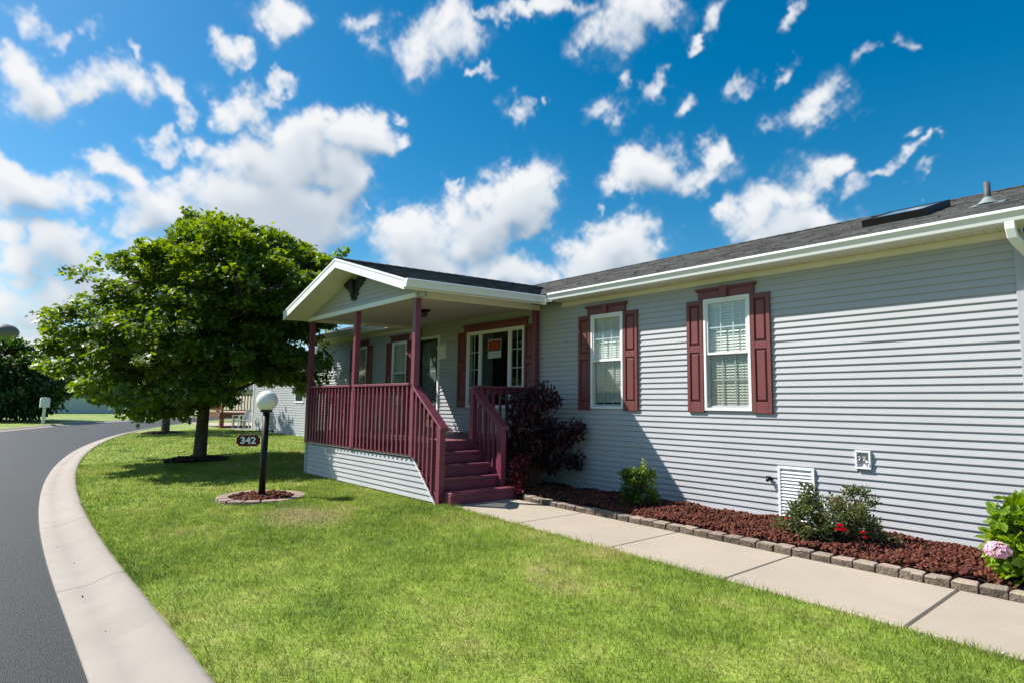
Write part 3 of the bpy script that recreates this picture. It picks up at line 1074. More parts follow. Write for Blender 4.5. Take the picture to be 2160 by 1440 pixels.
# downspout at the right corner
mb = MB()
def rect_tube(mb, pts, w, d, wdir):
    pts = [Vector(p) for p in pts]
    wdir = Vector(wdir)
    rings = []
    for i, p in enumerate(pts):
        t = (pts[min(i + 1, len(pts) - 1)] - pts[max(i - 1, 0)]).normalized()
        dd = t.cross(wdir).normalized()
        rings.append([p + wdir * w / 2 + dd * d / 2, p - wdir * w / 2 + dd * d / 2, p - wdir * w / 2 - dd * d / 2, p + wdir * w / 2 - dd * d / 2])
    vs = [q for r_ in rings for q in r_]
    fs = []
    for i in range(len(pts) - 1):
        for k in range(4):
            fs.append((i * 4 + k, i * 4 + (k + 1) % 4, (i + 1) * 4 + (k + 1) % 4, (i + 1) * 4 + k))
    fs += [(3, 2, 1, 0), tuple(len(vs) - 4 + k for k in range(4))]
    mb.add(vs, fs)
rect_tube(mb, [(-1.035, -0.315, 2.965), (-1.033, -0.315, 2.90), (-1.025, -0.29, 2.83), (-1.0, -0.24, 2.775), (-0.965, -0.15, 2.72), (-0.945, -0.085, 2.68), (-0.935, -0.06, 2.62), (-0.935, -0.06, 2.40), (-0.935, -0.06, 0.1), (-0.93, -0.12, 0.03)], 0.075, 0.055, (1, 0, 0))
obj('downspout', mb, WHITE, house, bevel=0.006)
# skylight and plumbing vent on the front slope
def on_roof(x, y, h=0.0): return (x, y - SL * h * 0.9, roofz(y) + h * 0.95)
mb = MB()
x0, x1, y0, y1 = -2.72, -2.02, 1.18, 2.30
def roof_box(mb, x0, x1, y0, y1, h0, h1):
    mb.add([on_roof(x0, y0, h0), on_roof(x1, y0, h0), on_roof(x1, y1, h0), on_roof(x0, y1, h0), on_roof(x0, y0, h1), on_roof(x1, y0, h1), on_roof(x1, y1, h1), on_roof(x0, y1, h1)],
           [(0, 3, 2, 1), (4, 5, 6, 7), (0, 1, 5, 4), (1, 2, 6, 5), (2, 3, 7, 6), (3, 0, 4, 7)])
roof_box(mb, x0, x1, y0, y0 + 0.05, -0.01, 0.10)
roof_box(mb, x0, x1, y1 - 0.05, y1, -0.01, 0.10)
roof_box(mb, x0, x0 + 0.05, y0 + 0.05, y1 - 0.05, -0.01, 0.10)
roof_box(mb, x1 - 0.05, x1, y0 + 0.05, y1 - 0.05, -0.01, 0.10)
sk = obj('skylight', mb, DARK, house)
mb = MB()
roof_box(mb, x0 + 0.05, x1 - 0.05, y0 + 0.05, y1 - 0.05, 0.075, 0.092)
obj('pane', mb, mat('skylight_glass', (0.30, 0.34, 0.38), 0.06, 0.05, 2, spec=0.9), sk)
b_ = on_roof(-1.405, 0.98, 0.0)
mb = MB()
mb.tube([(b_[0], b_[1], b_[2] - 0.05), (b_[0], b_[1], b_[2] + 0.26)], 0.031, 14)
vp = obj('vent_pipe', mb, mat('grey_pipe', (0.075, 0.075, 0.085), 0.6, 0.1, 8), house, smooth=True)
mb = MB()
mb.lathe([(0.115, 0.005), (0.095, 0.02), (0.07, 0.05), (0.046, 0.08), (0.034, 0.09)], (b_[0], b_[1], b_[2]), 18)
roof_box(mb, b_[0] - 0.15, b_[0] + 0.15, 0.98 - 0.13, 0.98 + 0.17, 0.012, 0.022)
obj('flashing', mb, mat('pale_flashing', (0.20, 0.24, 0.24), 0.6, 0.1, 8), vp)

# ---- windows
def frame_mb(x0, x1, z0, z1, w, ya, yb):
    mb = MB()
    mb.box(x0, x1, ya, yb, z0, z0 + w)
    mb.box(x0, x1, ya, yb, z1 - w, z1)
    mb.box(x0, x0 + w, ya, yb, z0 + w, z1 - w)
    mb.box(x1 - w, x1, ya, yb, z0 + w, z1 - w)
    return mb

def sash(win, x0, x1, z0, z1, y, cols, rows, w=0.030):
    s = obj('sash', frame_mb(x0, x1, z0, z1, w, y, y + 0.026), WHITE, win, bevel=0.003)
    mb = MB()
    mb.box(x0 + w - 0.004, x1 - w + 0.004, y + 0.010, y + 0.014, z0 + w - 0.004, z1 - w + 0.004)
    obj('pane', mb, GLASS, win)
    mb = MB()
    for i in range(1, cols):
        xx = x0 + w + (x1 - x0 - 2 * w) * i / cols
        mb.box(xx - 0.008, xx + 0.008, y + 0.016, y + 0.023, z0 + w, z1 - w)
    for j in range(1, rows):
        zz = z0 + w + (z1 - z0 - 2 * w) * j / rows
        mb.box(x0 + w, x1 - w, y + 0.0155, y + 0.0225, zz - 0.008, zz + 0.008)
    if mb.v: obj('muntin', mb, WHITE, win)

def blind(win, x0, x1, z0, z1, y, tilt, pitch=0.0435):
    mb = MB()
    mb.box(x0, x1, y - 0.022, y + 0.022, z1 - 0.045, z1)
    zz = z1 - 0.06
    while zz > z0 + 0.03:
        dz = 0.024 * math.sin(tilt)
        dy = 0.024 * math.cos(tilt)
        sag = random.uniform(-0.002, 0.002)
        mb.add([(x0, y - dy, zz - dz + sag), (x1, y - dy, zz - dz - sag), (x1, y, zz + 0.0035), (x0, y, zz + 0.0035), (x1, y + dy, zz + dz), (x0, y + dy, zz + dz)],
               [(0, 1, 2, 3), (3, 2, 4, 5)])
        zz -= pitch
    mb.box(x0, x1, y - 0.015, y + 0.015, z0, z0 + 0.02)
    for f in (0.2, 0.8):
        xx = x0 + (x1 - x0) * f
        mb.box(xx - 0.002, xx + 0.002, y - 0.027, y - 0.025, z0, z1)
    o = obj('blind', mb, BLIND, win)

SCREEN = glass_mat('insect_screen', (0.88, 0.89, 0.89), 0.0)
SCREEN.node_tree.nodes['Glossy BSDF'].inputs['Roughness'].default_value = 0.6

def hung_window(h, bl=True, gridc=3):
    x0, x1, z0, z1 = h
    w = obj('window', frame_mb(x0, x1, z0, z1, 0.036, -0.042, 0.09), WHITE, house, bevel=0.003)
    zm = (z0 + z1) / 2 + 0.01
    sash(w, x0 + 0.034, x1 - 0.034, zm - 0.018, z1 - 0.033, -0.030, gridc, 2)
    sash(w, x0 + 0.034, x1 - 0.034, z0 + 0.034, zm + 0.016, -0.002, gridc, 2)
    sc = MB().box(x0 + 0.036, x1 - 0.036, -0.0135, -0.0115, z0 + 0.036, zm + 0.0)
    obj('screen', sc, SCREEN, w)
    if bl: blind(w, x0 + 0.04, x1 - 0.04, z0 + 0.05, z1 - 0.04, 0.040, 1.12, 0.036)
    return w
w1 = hung_window(W_OPEN[0])
w2 = hung_window(W_OPEN[1])
w3 = hung_window(W_OPEN[4])
w4 = hung_window(W_OPEN[5])
# picture window on the porch: narrow gridded lights either side of a wide one
x0, x1, z0, z1 = W_OPEN[2]
pw = obj('picture_window', frame_mb(x0, x1, z0, z1, 0.045, -0.042, 0.09), WHITE, house, bevel=0.003)
sash(pw, x0 + 0.043, x0 + 0.385, z0 + 0.043, z1 - 0.043, -0.02, 2, 4, 0.022)
sash(pw, x1 - 0.385, x1 - 0.043, z0 + 0.043, z1 - 0.043, -0.02, 2, 4, 0.022)
sash(pw, x0 + 0.43, x1 - 0.43, z0 + 0.043, z1 - 0.043, -0.02, 1, 1, 0.020)
for xx in (x0 + 0.407, x1 - 0.407):
    obj('mullion', MB().box(xx - 0.024, xx + 0.024, -0.038, 0.03, z0 + 0.04, z1 - 0.04), WHITE, pw)
mb = MB()
n_ = 48
for i in range(n_):                                              # gathered curtain, deep in the room
    a = i / n_
    b = (i + 1) / n_
    X = lambda q: x0 + 0.02 + (x1 - x0 - 0.04) * q
    Yf = lambda q: 0.30 + 0.02 * math.sin(q * 70)
    if 0.24 < a < 0.76: continue
    mb.quad((X(a), Yf(a), z0), (X(b), Yf(b), z0), (X(b), Yf(b), z1), (X(a), Yf(a), z1))
obj('curtain', mb, mat('sheer_curtain', (0.10, 0.115, 0.12), 0.9, 0.1, 3), pw)

def shutter(x0, x1, z0, z1):
    y0, y1 = -0.046, -0.012
    st = 0.048
    zr = z0 + (z1 - z0) * 0.565
    mb = MB()
    mb.box(x0, x0 + st, y0, y1, z0, z1)
    mb.box(x1 - st, x1, y0, y1, z0, z1)
    mb.box(x0 + st, x1 - st, y0 + 0.001, y1, z1 - 0.06, z1)
    mb.box(x0 + st, x1 - st, y0 + 0.001, y1, z0, z0 + 0.135)
    mb.box(x0 + st, x1 - st, y0 + 0.001, y1, zr - 0.045, zr + 0.045)
    mb.box(x0 + st, x1 - st, y0 + 0.022, y1, z0 + 0.135, zr - 0.045)
    mb.box(x0 + st, x1 - st, y0 + 0.022, y1, zr + 0.045, z1 - 0.06)
    s = obj('shutter', mb, SHUT, house, bevel=0.003)
    for (a, b) in ((z0 + 0.135, zr - 0.045), (zr + 0.045, z1 - 0.06)):
        p = MB()
        xa, xb_, c = x0 + st + 0.010, x1 - st - 0.010, 0.018
        a2, b2 = a + 0.012, b - 0.012
        yb, yf = y0 + 0.0225, y0 + 0.003
        p.add([(xa, yb, a2), (xb_, yb, a2), (xb_, yb, b2), (xa, yb, b2), (xa + c, yf, a2 + c), (xb_ - c, yf, a2 + c), (xb_ - c, yf, b2 - c), (xa + c, yf, b2 - c)],
              [(4, 5, 6, 7), (0, 1, 5, 4), (1, 2, 6, 5), (2, 3, 7, 6), (3, 0, 4, 7)])
        obj('panel', p, SHUT, s)
for a, b in ((-6.492, -6.245), (-5.597, -5.338), (-4.520, -4.280), (-3.620, -3.376), (-9.745, -9.467), (-7.77, -7.50), (-12.60, -12.355), (-11.69, -11.445), (-13.57, -13.315), (-14.48, -14.23)):
    shutter(a, b, 1.222, 2.682)

def window_head(x0, x1, z, key=True):
    mb = MB()
    mb.box(x0 + 0.03, x1 - 0.03, -0.052, -0.010, z, z + 0.095)
    mb.box(x0 + 0.012, x1 - 0.012, -0.070, -0.010, z + 0.095, z + 0.112)
    mb.box(x0, x1, -0.084, -0.010, z + 0.112, z + 0.135)
    hd = obj('window_head', mb, SHUT, house, bevel=0.003)
    if key:
        c = (x0 + x1) / 2
        k_ = MB()
        k_.prism([(c - 0.036, z - 0.004), (c + 0.036, z - 0.004), (c + 0.062, z + 0.142), (c - 0.062, z + 0.142)], 'y', -0.092, -0.012)
        obj('keystone', k_, SHUT, hd, bevel=0.003)
window_head(-6.325, -5.525, 2.688)
window_head(-4.365, -3.540, 2.694)
window_head(-9.56, -7.67, 2.676, False)
window_head(-12.43, -11.61, 2.684)
window_head(-14.30, -13.50, 2.684)

# ---- front door with a full glass storm door
x0, x1, z0, z1 = W_OPEN[3]
door = obj('door_frame', frame_mb(x0, x1, z0 - 0.06, z1, 0.062, -0.040, 0.10), WHITE, house, bevel=0.003)
mb = MB()
mb.box(x0 + 0.06, x1 - 0.06, 0.045, 0.085, z0, z1 - 0.06)
d = obj('door', mb, DOORM, house)
for (a, b, c, e_) in ((0.14, 0.42, 0.12, 0.55), (0.48, 0.76, 0.12, 0.55), (0.14, 0.42, 0.62, 1.25), (0.48, 0.76, 0.62, 1.25), (0.14, 0.42, 1.32, 1.76), (0.48, 0.76, 1.32, 1.76)):
    mb = MB()
    mb.add([(x0 + a, 0.0445, z0 + c), (x0 + b, 0.0445, z0 + c), (x0 + b, 0.0445, z0 + e_), (x0 + a, 0.0445, z0 + e_),
            (x0 + a + 0.03, 0.030, z0 + c + 0.03), (x0 + b - 0.03, 0.030, z0 + c + 0.03), (x0 + b - 0.03, 0.030, z0 + e_ - 0.03), (x0 + a + 0.03, 0.030, z0 + e_ - 0.03)],
           [(4, 5, 6, 7), (0, 1, 5, 4), (1, 2, 6, 5), (2, 3, 7, 6), (3, 0, 4, 7)])
    obj('panel', mb, DOORM, d)
sd_ = obj('storm_door', frame_mb(x0 + 0.062, x1 - 0.062, z0, z1 - 0.062, 0.055, -0.030, -0.004), mat('storm_door_black', (0.02, 0.021, 0.022), 0.4), house, bevel=0.003)
mb = MB()
mb.box(x0 + 0.115, x1 - 0.115, -0.018, -0.014, z0 + 0.055, z1 - 0.117)
obj('pane', mb, GLASS, sd_)
mb = MB()
mb.box(x1 - 0.105, x1 - 0.085, -0.055, -0.030, z0 + 0.88, z0 + 1.02)
mb.box(x1 - 0.17, x1 - 0.085, -0.065, -0.050, z0 + 0.93, z0 + 0.95)
obj('handle', mb, DARK, sd_, bevel=0.003)

def text_obj(name, body, size, m, M_, parent=None, depth=0.002, sx=1.0, bold=0.0):
    c = bpy.data.curves.new('t', 'FONT')
    c.body = body
    c.size = size
    c.extrude = depth
    c.offset = bold
    c.align_x = 'CENTER'
    c.align_y = 'CENTER'
    o = bpy.data.objects.new('t', c)
    S.collection.objects.link(o)
    me = bpy.data.meshes.new_from_object(o.evaluated_get(bpy.context.evaluated_depsgraph_get()))
    bpy.data.objects.remove(o)
    M4 = M_ @ Matrix.Diagonal((sx, 1, 1, 1))
    mb = MB()
    mb.v = [tuple(M4 @ v.co) for v in me.vertices]
    mb.f = [tuple(p.vertices) for p in me.polygons]
    return obj(name, mb, m, parent)
FRONT = lambda x, y, z: Matrix.Translation((x, y, z)) @ Matrix.Rotation(R(90), 4, 'X')
text_obj('number', '42', 0.115, WHITE, FRONT(-10.60, -0.0215, 2.205), sd_, bold=0.004)

# ---- small fittings on the wall
x0, x1, z0, z1 = EXTRA[0]
ap = obj('access_panel', frame_mb(x0, x1, -0.02, z1, 0.030, -0.040, 0.0), WHITE, house, bevel=0.003)
zz = 0.015
while zz < z1 - 0.05:
    mb = MB()
    mb.prism([(-0.008, zz + 0.004), (-0.036, zz), (-0.037, zz + 0.006), (-0.012, zz + 0.034), (-0.008, zz + 0.034)], 'x', x0 + 0.03, x1 - 0.03)
    obj('louver', mb, WHITE, ap)
    zz += 0.0375
mb = MB()
mb.box(x0 + 0.01, x1 - 0.01, -0.006, 0.0, 0.0, z1 - 0.01)
obj('backing', mb, WHITE, ap)
x0, x1, z0, z1 = EXTRA[1]
ub = obj('utility_box', frame_mb(x0, x1, z0, z1, 0.020, -0.044, 0.03), WHITE, house, bevel=0.003)
mb = MB()
mb.add([(x0 + 0.02, 0.0, z0 + 0.02), (x1 - 0.02, -0.03, z0 + 0.02), (x1 - 0.02, 0.02, z1 - 0.02), (x0 + 0.02, 0.02, z1 - 0.02)], [(0, 1, 2, 3)])
mb.box(x0 + 0.02, x1 - 0.02, 0.022, 0.028, z0 + 0.02, z1 - 0.02)
obj('backing', mb, WHITE, ub)
mb = MB()
for q in (-0.022, 0.022):
    c = (x0 + x1) / 2 + q
    mb.tube([(c, 0.02, 0.765), (c, -0.055, 0.765), (c, -0.075, 0.745)], 0.010, 8)
    mb.tube([(c - 0.018, -0.05, 0.785), (c + 0.018, -0.05, 0.785)], 0.006, 6)
mb.tube([((x0 + x1) / 2 - 0.035, -0.035, 0.765), ((x0 + x1) / 2 + 0.035, -0.035, 0.765)], 0.008, 8)
obj('tap', mb, METAL, ub, smooth=True)
mb = MB()
mb.tube([(-3.445, 0.0, 0.465), (-3.445, -0.055, 0.462), (-3.445, -0.085, 0.44)], [0.024, 0.020, 0.018], 10)
mb.tube([(-3.445, 0.0, 0.465), (-3.445, -0.012, 0.465)], 0.036, 12)
mb.tube([(-3.47, -0.05, 0.485), (-3.42, -0.05, 0.485)], 0.008, 6)
obj('hose_tap', mb, DARK, house, smooth=True)

# ------------------------------------------------------------------ porch (parts of the house)
PX0, PX1, PY = -11.16, -7.44, -2.45       # posts centre line
PT = 0.036                                # the roof falls a little towards the street
def pz(y, z): return z + PT * (y + 2.95)
ZD = 0.745
for (px_, py_) in ((PX0, PY), (-9.30, PY), (PX1, PY), (PX1, -0.085), (PX0, -0.085)):
    mb = MB()
    mb.box(px_ - 0.045, px_ + 0.045, py_ - 0.045, py_ + 0.045, 0.53 if py_ < -1 else 0.745, pz(py_, 2.792))
    obj('porch_post', mb, MAROON, house, bevel=0.004)
# deck: boards run along the house
fr_ = MB()
fr_.box(PX0 - 0.05, PX1 + 0.04, PY + 0.0, PY + 0.038, 0.53, 0.72)
fr_.box(PX0 - 0.05, PX1 + 0.04, -0.05, -0.024, 0.53, 0.72)
fr_.box(PX0 - 0.05, PX0 - 0.012, PY + 0.04, -0.05, 0.53, 0.72)
fr_.box(PX1 + 0.0, PX1 + 0.038, PY + 0.04, -0.05, 0.53, 0.72)
deck = obj('porch_deck', fr_, MAROON, house, bevel=0.003)
yy = PY - 0.03
while yy < -0.06:
    mb = MB()
    mb.box(PX0 - 0.055, PX1 + 0.06, yy, min(yy + 0.135, -0.03), 0.722, ZD + random.uniform(-0.002, 0.002))
    obj('deck_board', mb, DECKM, deck, bevel=0.003)
    yy += 0.141
# front and side railings
def railing(p, q, nb, out, zt=1.575, zb=0.56, name='porch_railing', skipends=False):
    """from p to q (x,y); balusters on the outside face, offset by vector out"""
    p, q = Vector((*p, 0)), Vector((*q, 0))
    d = (q - p).normalized()
    o_ = Vector((*out, 0))
    def bar(a, b, half, o0, o1, z0, z1):
        mb = MB()
        P = [a + o_ * o0, b + o_ * o0, b + o_ * o1, a + o_ * o1]
        mb.add([(*v.xy, z0) for v in P] + [(*v.xy, z1) for v in P], [(0, 3, 2, 1), (4, 5, 6, 7), (0, 1, 5, 4), (1, 2, 6, 5), (2, 3, 7, 6), (3, 0, 4, 7)])
        return mb
    r_ = obj(name, bar(p, q, 0, -0.06, 0.075, zt - 0.036, zt), MAROON, house, bevel=0.004)
    obj('rail', bar(p, q, 0, -0.012, 0.024, zt - 0.125, zt - 0.037), MAROON, r_, bevel=0.003)
    for i in range(nb):
        c = p + d * ((i + 0.5) / nb * (q - p).length)
        s = 0.0175
        mb = MB()
        A = c - d * s
        B = c + d * s
        mb.v = bar(A, B, 0, 0.025, 0.060, zb, zt - 0.037).v
        mb.f = MB().box(0, 1, 0, 1, 0, 1).f
        obj('baluster', mb, MAROON, r_)
    return r_
railing((PX0 + 0.045, PY), (-9.345, PY), 14, (0, -1))
railing((-9.255, PY), (PX1 - 0.045, PY), 14, (0, -1))
railing((PX0, -0.13), (PX0, PY + 0.045), 17, (-1, 0))
railing((PX1, -1.36), (PX1, -0.13), 9, (1, 0), zb=0.62)
mb = MB()
mb.box(PX0 - 0.055, PX1 + 0.04, PY - 0.024, PY - 0.001, 0.535, 0.700)
obj('rim_board', mb, MAROON, house, bevel=0.003)

# stairs going down to the right, between two sloping rails
SY0, SY1 = -2.40, -1.36
XN, XB = PX1 + 0.045, -6.75              # top of flight, foot newels
nose = [-7.37, -7.17, -6.965, -6.77, -6.52]
zst = [0.745, 0.596, 0.438, 0.281, 0.125]
st = MB()
for yy in (SY0 + 0.005, SY1 - 0.043):
    st.prism([(-7.40, 0.70), (-7.40, 0.40), (-7.05, -0.05), (-6.80, -0.05), (-6.80, 0.24)], 'y', yy, yy + 0.038)
stairs = obj('porch_stairs', st, MAROON, house)
for i in range(1, 5):
    last = i == 4
    ya, yb = (SY0 - 0.015, SY1 + 0.10) if last else (SY0 + 0.044, SY1 - 0.044)
    mb = MB()
    mb.box(nose[i - 1] - 0.03, nose[i] + 0.0, ya, yb, zst[i] - 0.036, zst[i])
    obj('tread', mb, TREADM, stairs, bevel=0.004)
    mb = MB()
    zl = -0.046 if last else zst[i + 1] + 0.002
    mb.box(nose[i] - 0.050, nose[i] - 0.018, ya + 0.002, yb - 0.002, zl, zst[i] - 0.038)
    if last:
        for yy in (ya + 0.002, yb - 0.032):
            mb.box(nose[3] - 0.03, nose[4] - 0.051, yy, yy + 0.030, -0.046, zst[4] - 0.038)
    obj('riser', mb, MAROON, stairs, bevel=0.003)
mb = MB()
mb.box(PX1 + 0.041, PX1 + 0.062, SY0 + 0.044, SY1 - 0.044, 0.598, 0.72)
obj('riser', mb, MAROON, stairs)

def stair_rail(yc, out, top_post):
    # newel at the foot, cap board sloping from the porch post down past the newel
    zt0, zt1 = 1.525, 0.965
    xa, xb_ = PX1 + 0.046, XB + 0.085
    sl = (zt1 - zt0) / (xb_ - xa)
    cap = MB()
    cap.prism([(xa, zt0), (xb_, zt1), (xb_, zt1 - 0.040), (xa, zt0 - 0.040)], 'y', yc - 0.068, yc + 0.068)
    r_ = obj('stair_railing', cap, MAROON, house, bevel=0.004)
    mb = MB()
    mb.prism([(xa, zt0 - 0.041), (XB - 0.045, zt0 + sl * (XB - 0.045 - xa) - 0.041), (XB - 0.045, zt0 + sl * (XB - 0.045 - xa) - 0.13), (xa, zt0 - 0.13)], 'y', yc - 0.018 + out * 0.0, yc + 0.018)
    obj('rail', mb, MAROON, r_)
    mb = MB()
    zn = zt0 + sl * (XB - xa) - 0.041
    mb.prism([(XB - 0.045, -0.06), (XB + 0.045, -0.06), (XB + 0.045, zn + sl * 0.045), (XB - 0.045, zn - sl * 0.045)], 'y', yc - 0.045, yc + 0.045)
    obj('newel_post', mb, MAROON, r_, bevel=0.004)
    if top_post:
        mb = MB()
        mb.box(PX1 - 0.045, PX1 + 0.045, yc - 0.045, yc + 0.045, 0.53, 1.538)
        obj('newel_post', mb, MAROON, r_, bevel=0.004)
    for i in range(5):
        xc = xa + (XB - 0.045 - xa) * (i + 0.75) / 5.6
        zb = 0.70 - (xc + 7.40) * 0.98 - 0.10
        mb = MB()
        mb.prism([(xc - 0.0165, zb), (xc + 0.0165, zb - 0.03), (xc + 0.0165, zt0 + sl * (xc + 0.0165 - xa) - 0.042), (xc - 0.0165, zt0 + sl * (xc - 0.0165 - xa) - 0.042)],
                 'y', yc + out * 0.037 - 0.0165, yc + out * 0.037 + 0.0165)
        obj('baluster', mb, MAROON, r_)
stair_rail(PY + 0.005, -1, False)
stair_rail(SY1 + 0.0 - 0.02, 1, True)

# skirt of siding below the deck, cut on the slope beside the stairs
z = -0.03
while z < 0.50:
    xr = min(-7.40, -6.83 - (z + COURSE) * 1.12)
    xr = -6.86 - max(0.0, z + 0.03) * 1.13 if z > -0.01 else -6.84
    mb = MB()
    pr = plank_profile(z)
    def xe(zv): return -6.845 - max(0, zv + 0.03) * 1.10
    P = []
    for X in (0, 1):
        for (y, q) in pr:
            P.append((PX0 - 0.03 if X == 0 else xe(q), PY + 0.01 + y, min(q, 0.527)))
    n5 = 5
    mb.v = P
    mb.f = [(0, 1, 2, 3, 4), (9, 8, 7, 6, 5)] + [(i, (i + 1) % 5, (i + 1) % 5 + 5, i + 5) for i in range(5)]
    obj('skirt_plank', mb, SIDING, house)
    mb = MB()
    mb.prism([(PX0 - 0.03 + y, min(q, 0.527)) for (y, q) in pr], 'y', PY + 0.03, -0.03)
    obj('skirt_plank', mb, SIDING, house)
    z += COURSE
mb = MB()
mb.prism([(xe(-0.05) - 0.0, -0.06), (xe(-0.05) + 0.025, -0.06), (xe(0.53) + 0.028, 0.535), (xe(0.53) - 0.0, 0.535)], 'y', PY - 0.012, PY + 0.01)
obj('skirt_trim', mb, WHITE, house)
mb = MB()
mb.box(PX0 - 0.06, xe(0.53), PY - 0.012, PY - 0.004, 0.522, 0.534)
obj('skirt_trim', mb, WHITE, house)
mb = MB()
mb.box(PX0 - 0.058, PX0 + 0.015, PY - 0.016, PY + 0.0, -0.08, 0.521)
mb.box(PX0 - 0.060, PX0 - 0.046, PY + 0.0, PY + 0.07, -0.08, 0.521)
obj('corner_trim', mb, SIDING, house)

# porch roof: gable towards the street
GX, GH, GZ, GS = -9.17, 2.18, 3.605, 0.300       # ridge x, half width, ridge height at the rake, slope
GY0, GY1 = -2.93, 1.95
def gz_(x, y, h=0.0): return pz(y, GZ - GS * abs(x - GX) + h)
mb = MB()
for s in (-1, 1):
    a, b = GX, GX + s * GH
    vs = []
    for y in (GY0, GY1):
        vs += [(a, y, gz_(a, y, -0.004)), (b, y, gz_(b, y, -0.004)), (b, y, gz_(b, y, -0.03)), (a, y, gz_(a, y, -0.03))]
    mb.add(vs, [(0, 1, 2, 3), (7, 6, 5, 4), (0, 4, 5, 1), (2, 6, 7, 3), (1, 5, 6, 2)])
proof = obj('porch_roof', mb, SHING, house)
for s in (-1, 1):
    ed = Vector((GX + s * (GH + 0.012), GY0, gz_(GX + s * GH, GY0) - 0.004))
    U = Vector((0, 1, PT)).normalized()
    Vd = Vector((-s, 0, GS)).normalized()
    nn = U.cross(Vd) if s < 0 else Vd.cross(U)
    if nn.z < 0: nn = -nn
    if s > 0:
        shingles('shingles', ed, U, Vd, nn, GY1 - GY0, GH * math.sqrt(1 + GS * GS), proof)
    else:
        shingles('shingles', ed, U, Vd, nn, GY1 - GY0, GH * math.sqrt(1 + GS * GS), proof)
mb = MB()
yr = GY0
while yr < GY1 - 0.3:
    y2 = yr + 0.21
    for s in (-1, 1):
        mb.add([(GX, yr, gz_(GX, yr, 0.030)), (GX, y2, gz_(GX, y2, 0.022)), (GX + s * 0.14, y2, gz_(GX + s * 0.14, y2, 0.020)), (GX + s * 0.14, yr, gz_(GX + s * 0.14, yr, 0.028))], [(0, 1, 2, 3)])
    yr = y2 - 0.03
obj('ridge_cap', mb, SHING, proof)
# rake boards
for s in (-1, 1):
    mb = MB()
    b = GX + s * (GH + 0.012)
    mb.prism([(GX, gz_(GX, GY0, 0.004)), (b, gz_(b, GY0, 0.004)), (b, gz_(b, GY0, -0.150)), (GX, gz_(GX, GY0, -0.150))], 'y', GY0 - 0.022, GY0 - 0.002)
    obj('rake_board', mb, WHITE, house)
    mb = MB()
    mb.prism([(GX, gz_(GX, GY0, 0.006)), (b, gz_(b, GY0, 0.006)), (b, gz_(b, GY0, -0.028)), (GX, gz_(GX, GY0, -0.028))], 'y', GY0 - 0.030, GY0 - 0.0225)
    obj('drip_edge', mb, WHITE, house)
    # sloping soffit under the overhang, in grooved strips
    mb = MB()
    n_ = 22
    for i in range(n_):
        u0, u1 = i / n_, (i + 1) / n_
        xa_, xb_ = GX + s * GH * u0, GX + s * GH * u1
        g0 = 0.004 * s
        vs = []
        for y in (GY0 - 0.001, -2.50):
            vs += [(xa_ + g0, y, gz_(xa_ + g0, y, -0.140)), (xb_ - g0, y, gz_(xb_ - g0, y, -0.140)), (xb_ - g0, y, gz_(xb_ - g0, y, -0.128)), (xa_ + g0, y, gz_(xa_ + g0, y, -0.128))]
        mb.add(vs, [(0, 1, 2, 3), (7, 6, 5, 4), (0, 4, 5, 1), (2, 6, 7, 3), (1, 5, 6, 2), (0, 3, 7, 4)])
    vs = []
    for y in (GY0 - 0.001, -2.50):
        vs += [(GX, y, gz_(GX, y, -0.128)), (GX + s * GH, y, gz_(GX + s * GH, y, -0.128)), (GX + s * GH, y, gz_(GX + s * GH, y, -0.120)), (GX, y, gz_(GX, y, -0.120))]
    mb.add(vs, [(0, 1, 2, 3), (7, 6, 5, 4), (0, 4, 5, 1), (2, 6, 7, 3)])
    obj('rake_soffit', mb, CREAM, house)
# gable siding
z = 2.872
while z < 3.46:
    zc = z + COURSE
    hw0 = (gz_(GX, -2.5, -0.125) - z) / GS
    hw1 = max(0.02, (gz_(GX, -2.5, -0.125) - zc) / GS)
    lim = 1.985
    P = []
    pr = plank_profile(z)
    hws = [hw0, hw0, hw0, hw1, hw1]
    for s in (-1, 1):
        for (y, q), hw in zip(pr, hws):
            P.append((GX + s * min(hw, lim), -2.488 + y, q))
    mb = MB()
    mb.v = P
    mb.f = [(0, 1, 2, 3, 4), (9, 8, 7, 6, 5)] + [(i, (i + 1) % 5, (i + 1) % 5 + 5, i + 5) for i in range(5)]
    obj('gable_plank', mb, SIDING, house)
    z += COURSE
mb = MB()
mb.prism([(GX - 1.97, 2.80), (GX + 1.97, 2.80), (GX + 1.97, 2.98), (GX, 3.46), (GX - 1.97, 2.98)], 'y', -2.482, -2.44)
obj('gable_wall', mb, SIDING, house)
# frieze beams round the porch ceiling
mb = MB()
mb.box(PX0 - 0.06, PX1 + 0.055, -2.522, -2.490, 2.797, 2.871)
obj('frieze_board', mb, WHITE, house, bevel=0.003)
for X in (PX1 + 0.030, PX0 - 0.065):
    mb = MB()
    vs = []
    for y in (-2.489, -0.03):
        vs += [(X, y, pz(y, 2.780)), (X + 0.03, y, pz(y, 2.780)), (X + 0.03, y, pz(y, 2.872)), (X, y, pz(y, 2.872))]
    mb.add(vs, [(0, 1, 2, 3), (7, 6, 5, 4), (0, 4, 5, 1), (2, 6, 7, 3), (1, 5, 6, 2), (0, 3, 7, 4)])
    obj('frieze_board', mb, CREAM, house)
mb = MB()
vs = []
for y in (-2.489, -0.022):
    vs += [(PX0 - 0.03, y, pz(y, 2.845)), (PX1 + 0.029, y, pz(y, 2.845)), (PX1 + 0.029, y, pz(y, 2.865)), (PX0 - 0.03, y, pz(y, 2.865))]
mb.add(vs, [(0, 1, 2, 3), (7, 6, 5, 4), (0, 4, 5, 1), (2, 6, 7, 3), (1, 5, 6, 2), (0, 3, 7, 4)])
obj('porch_ceiling', mb, CEIL, house)
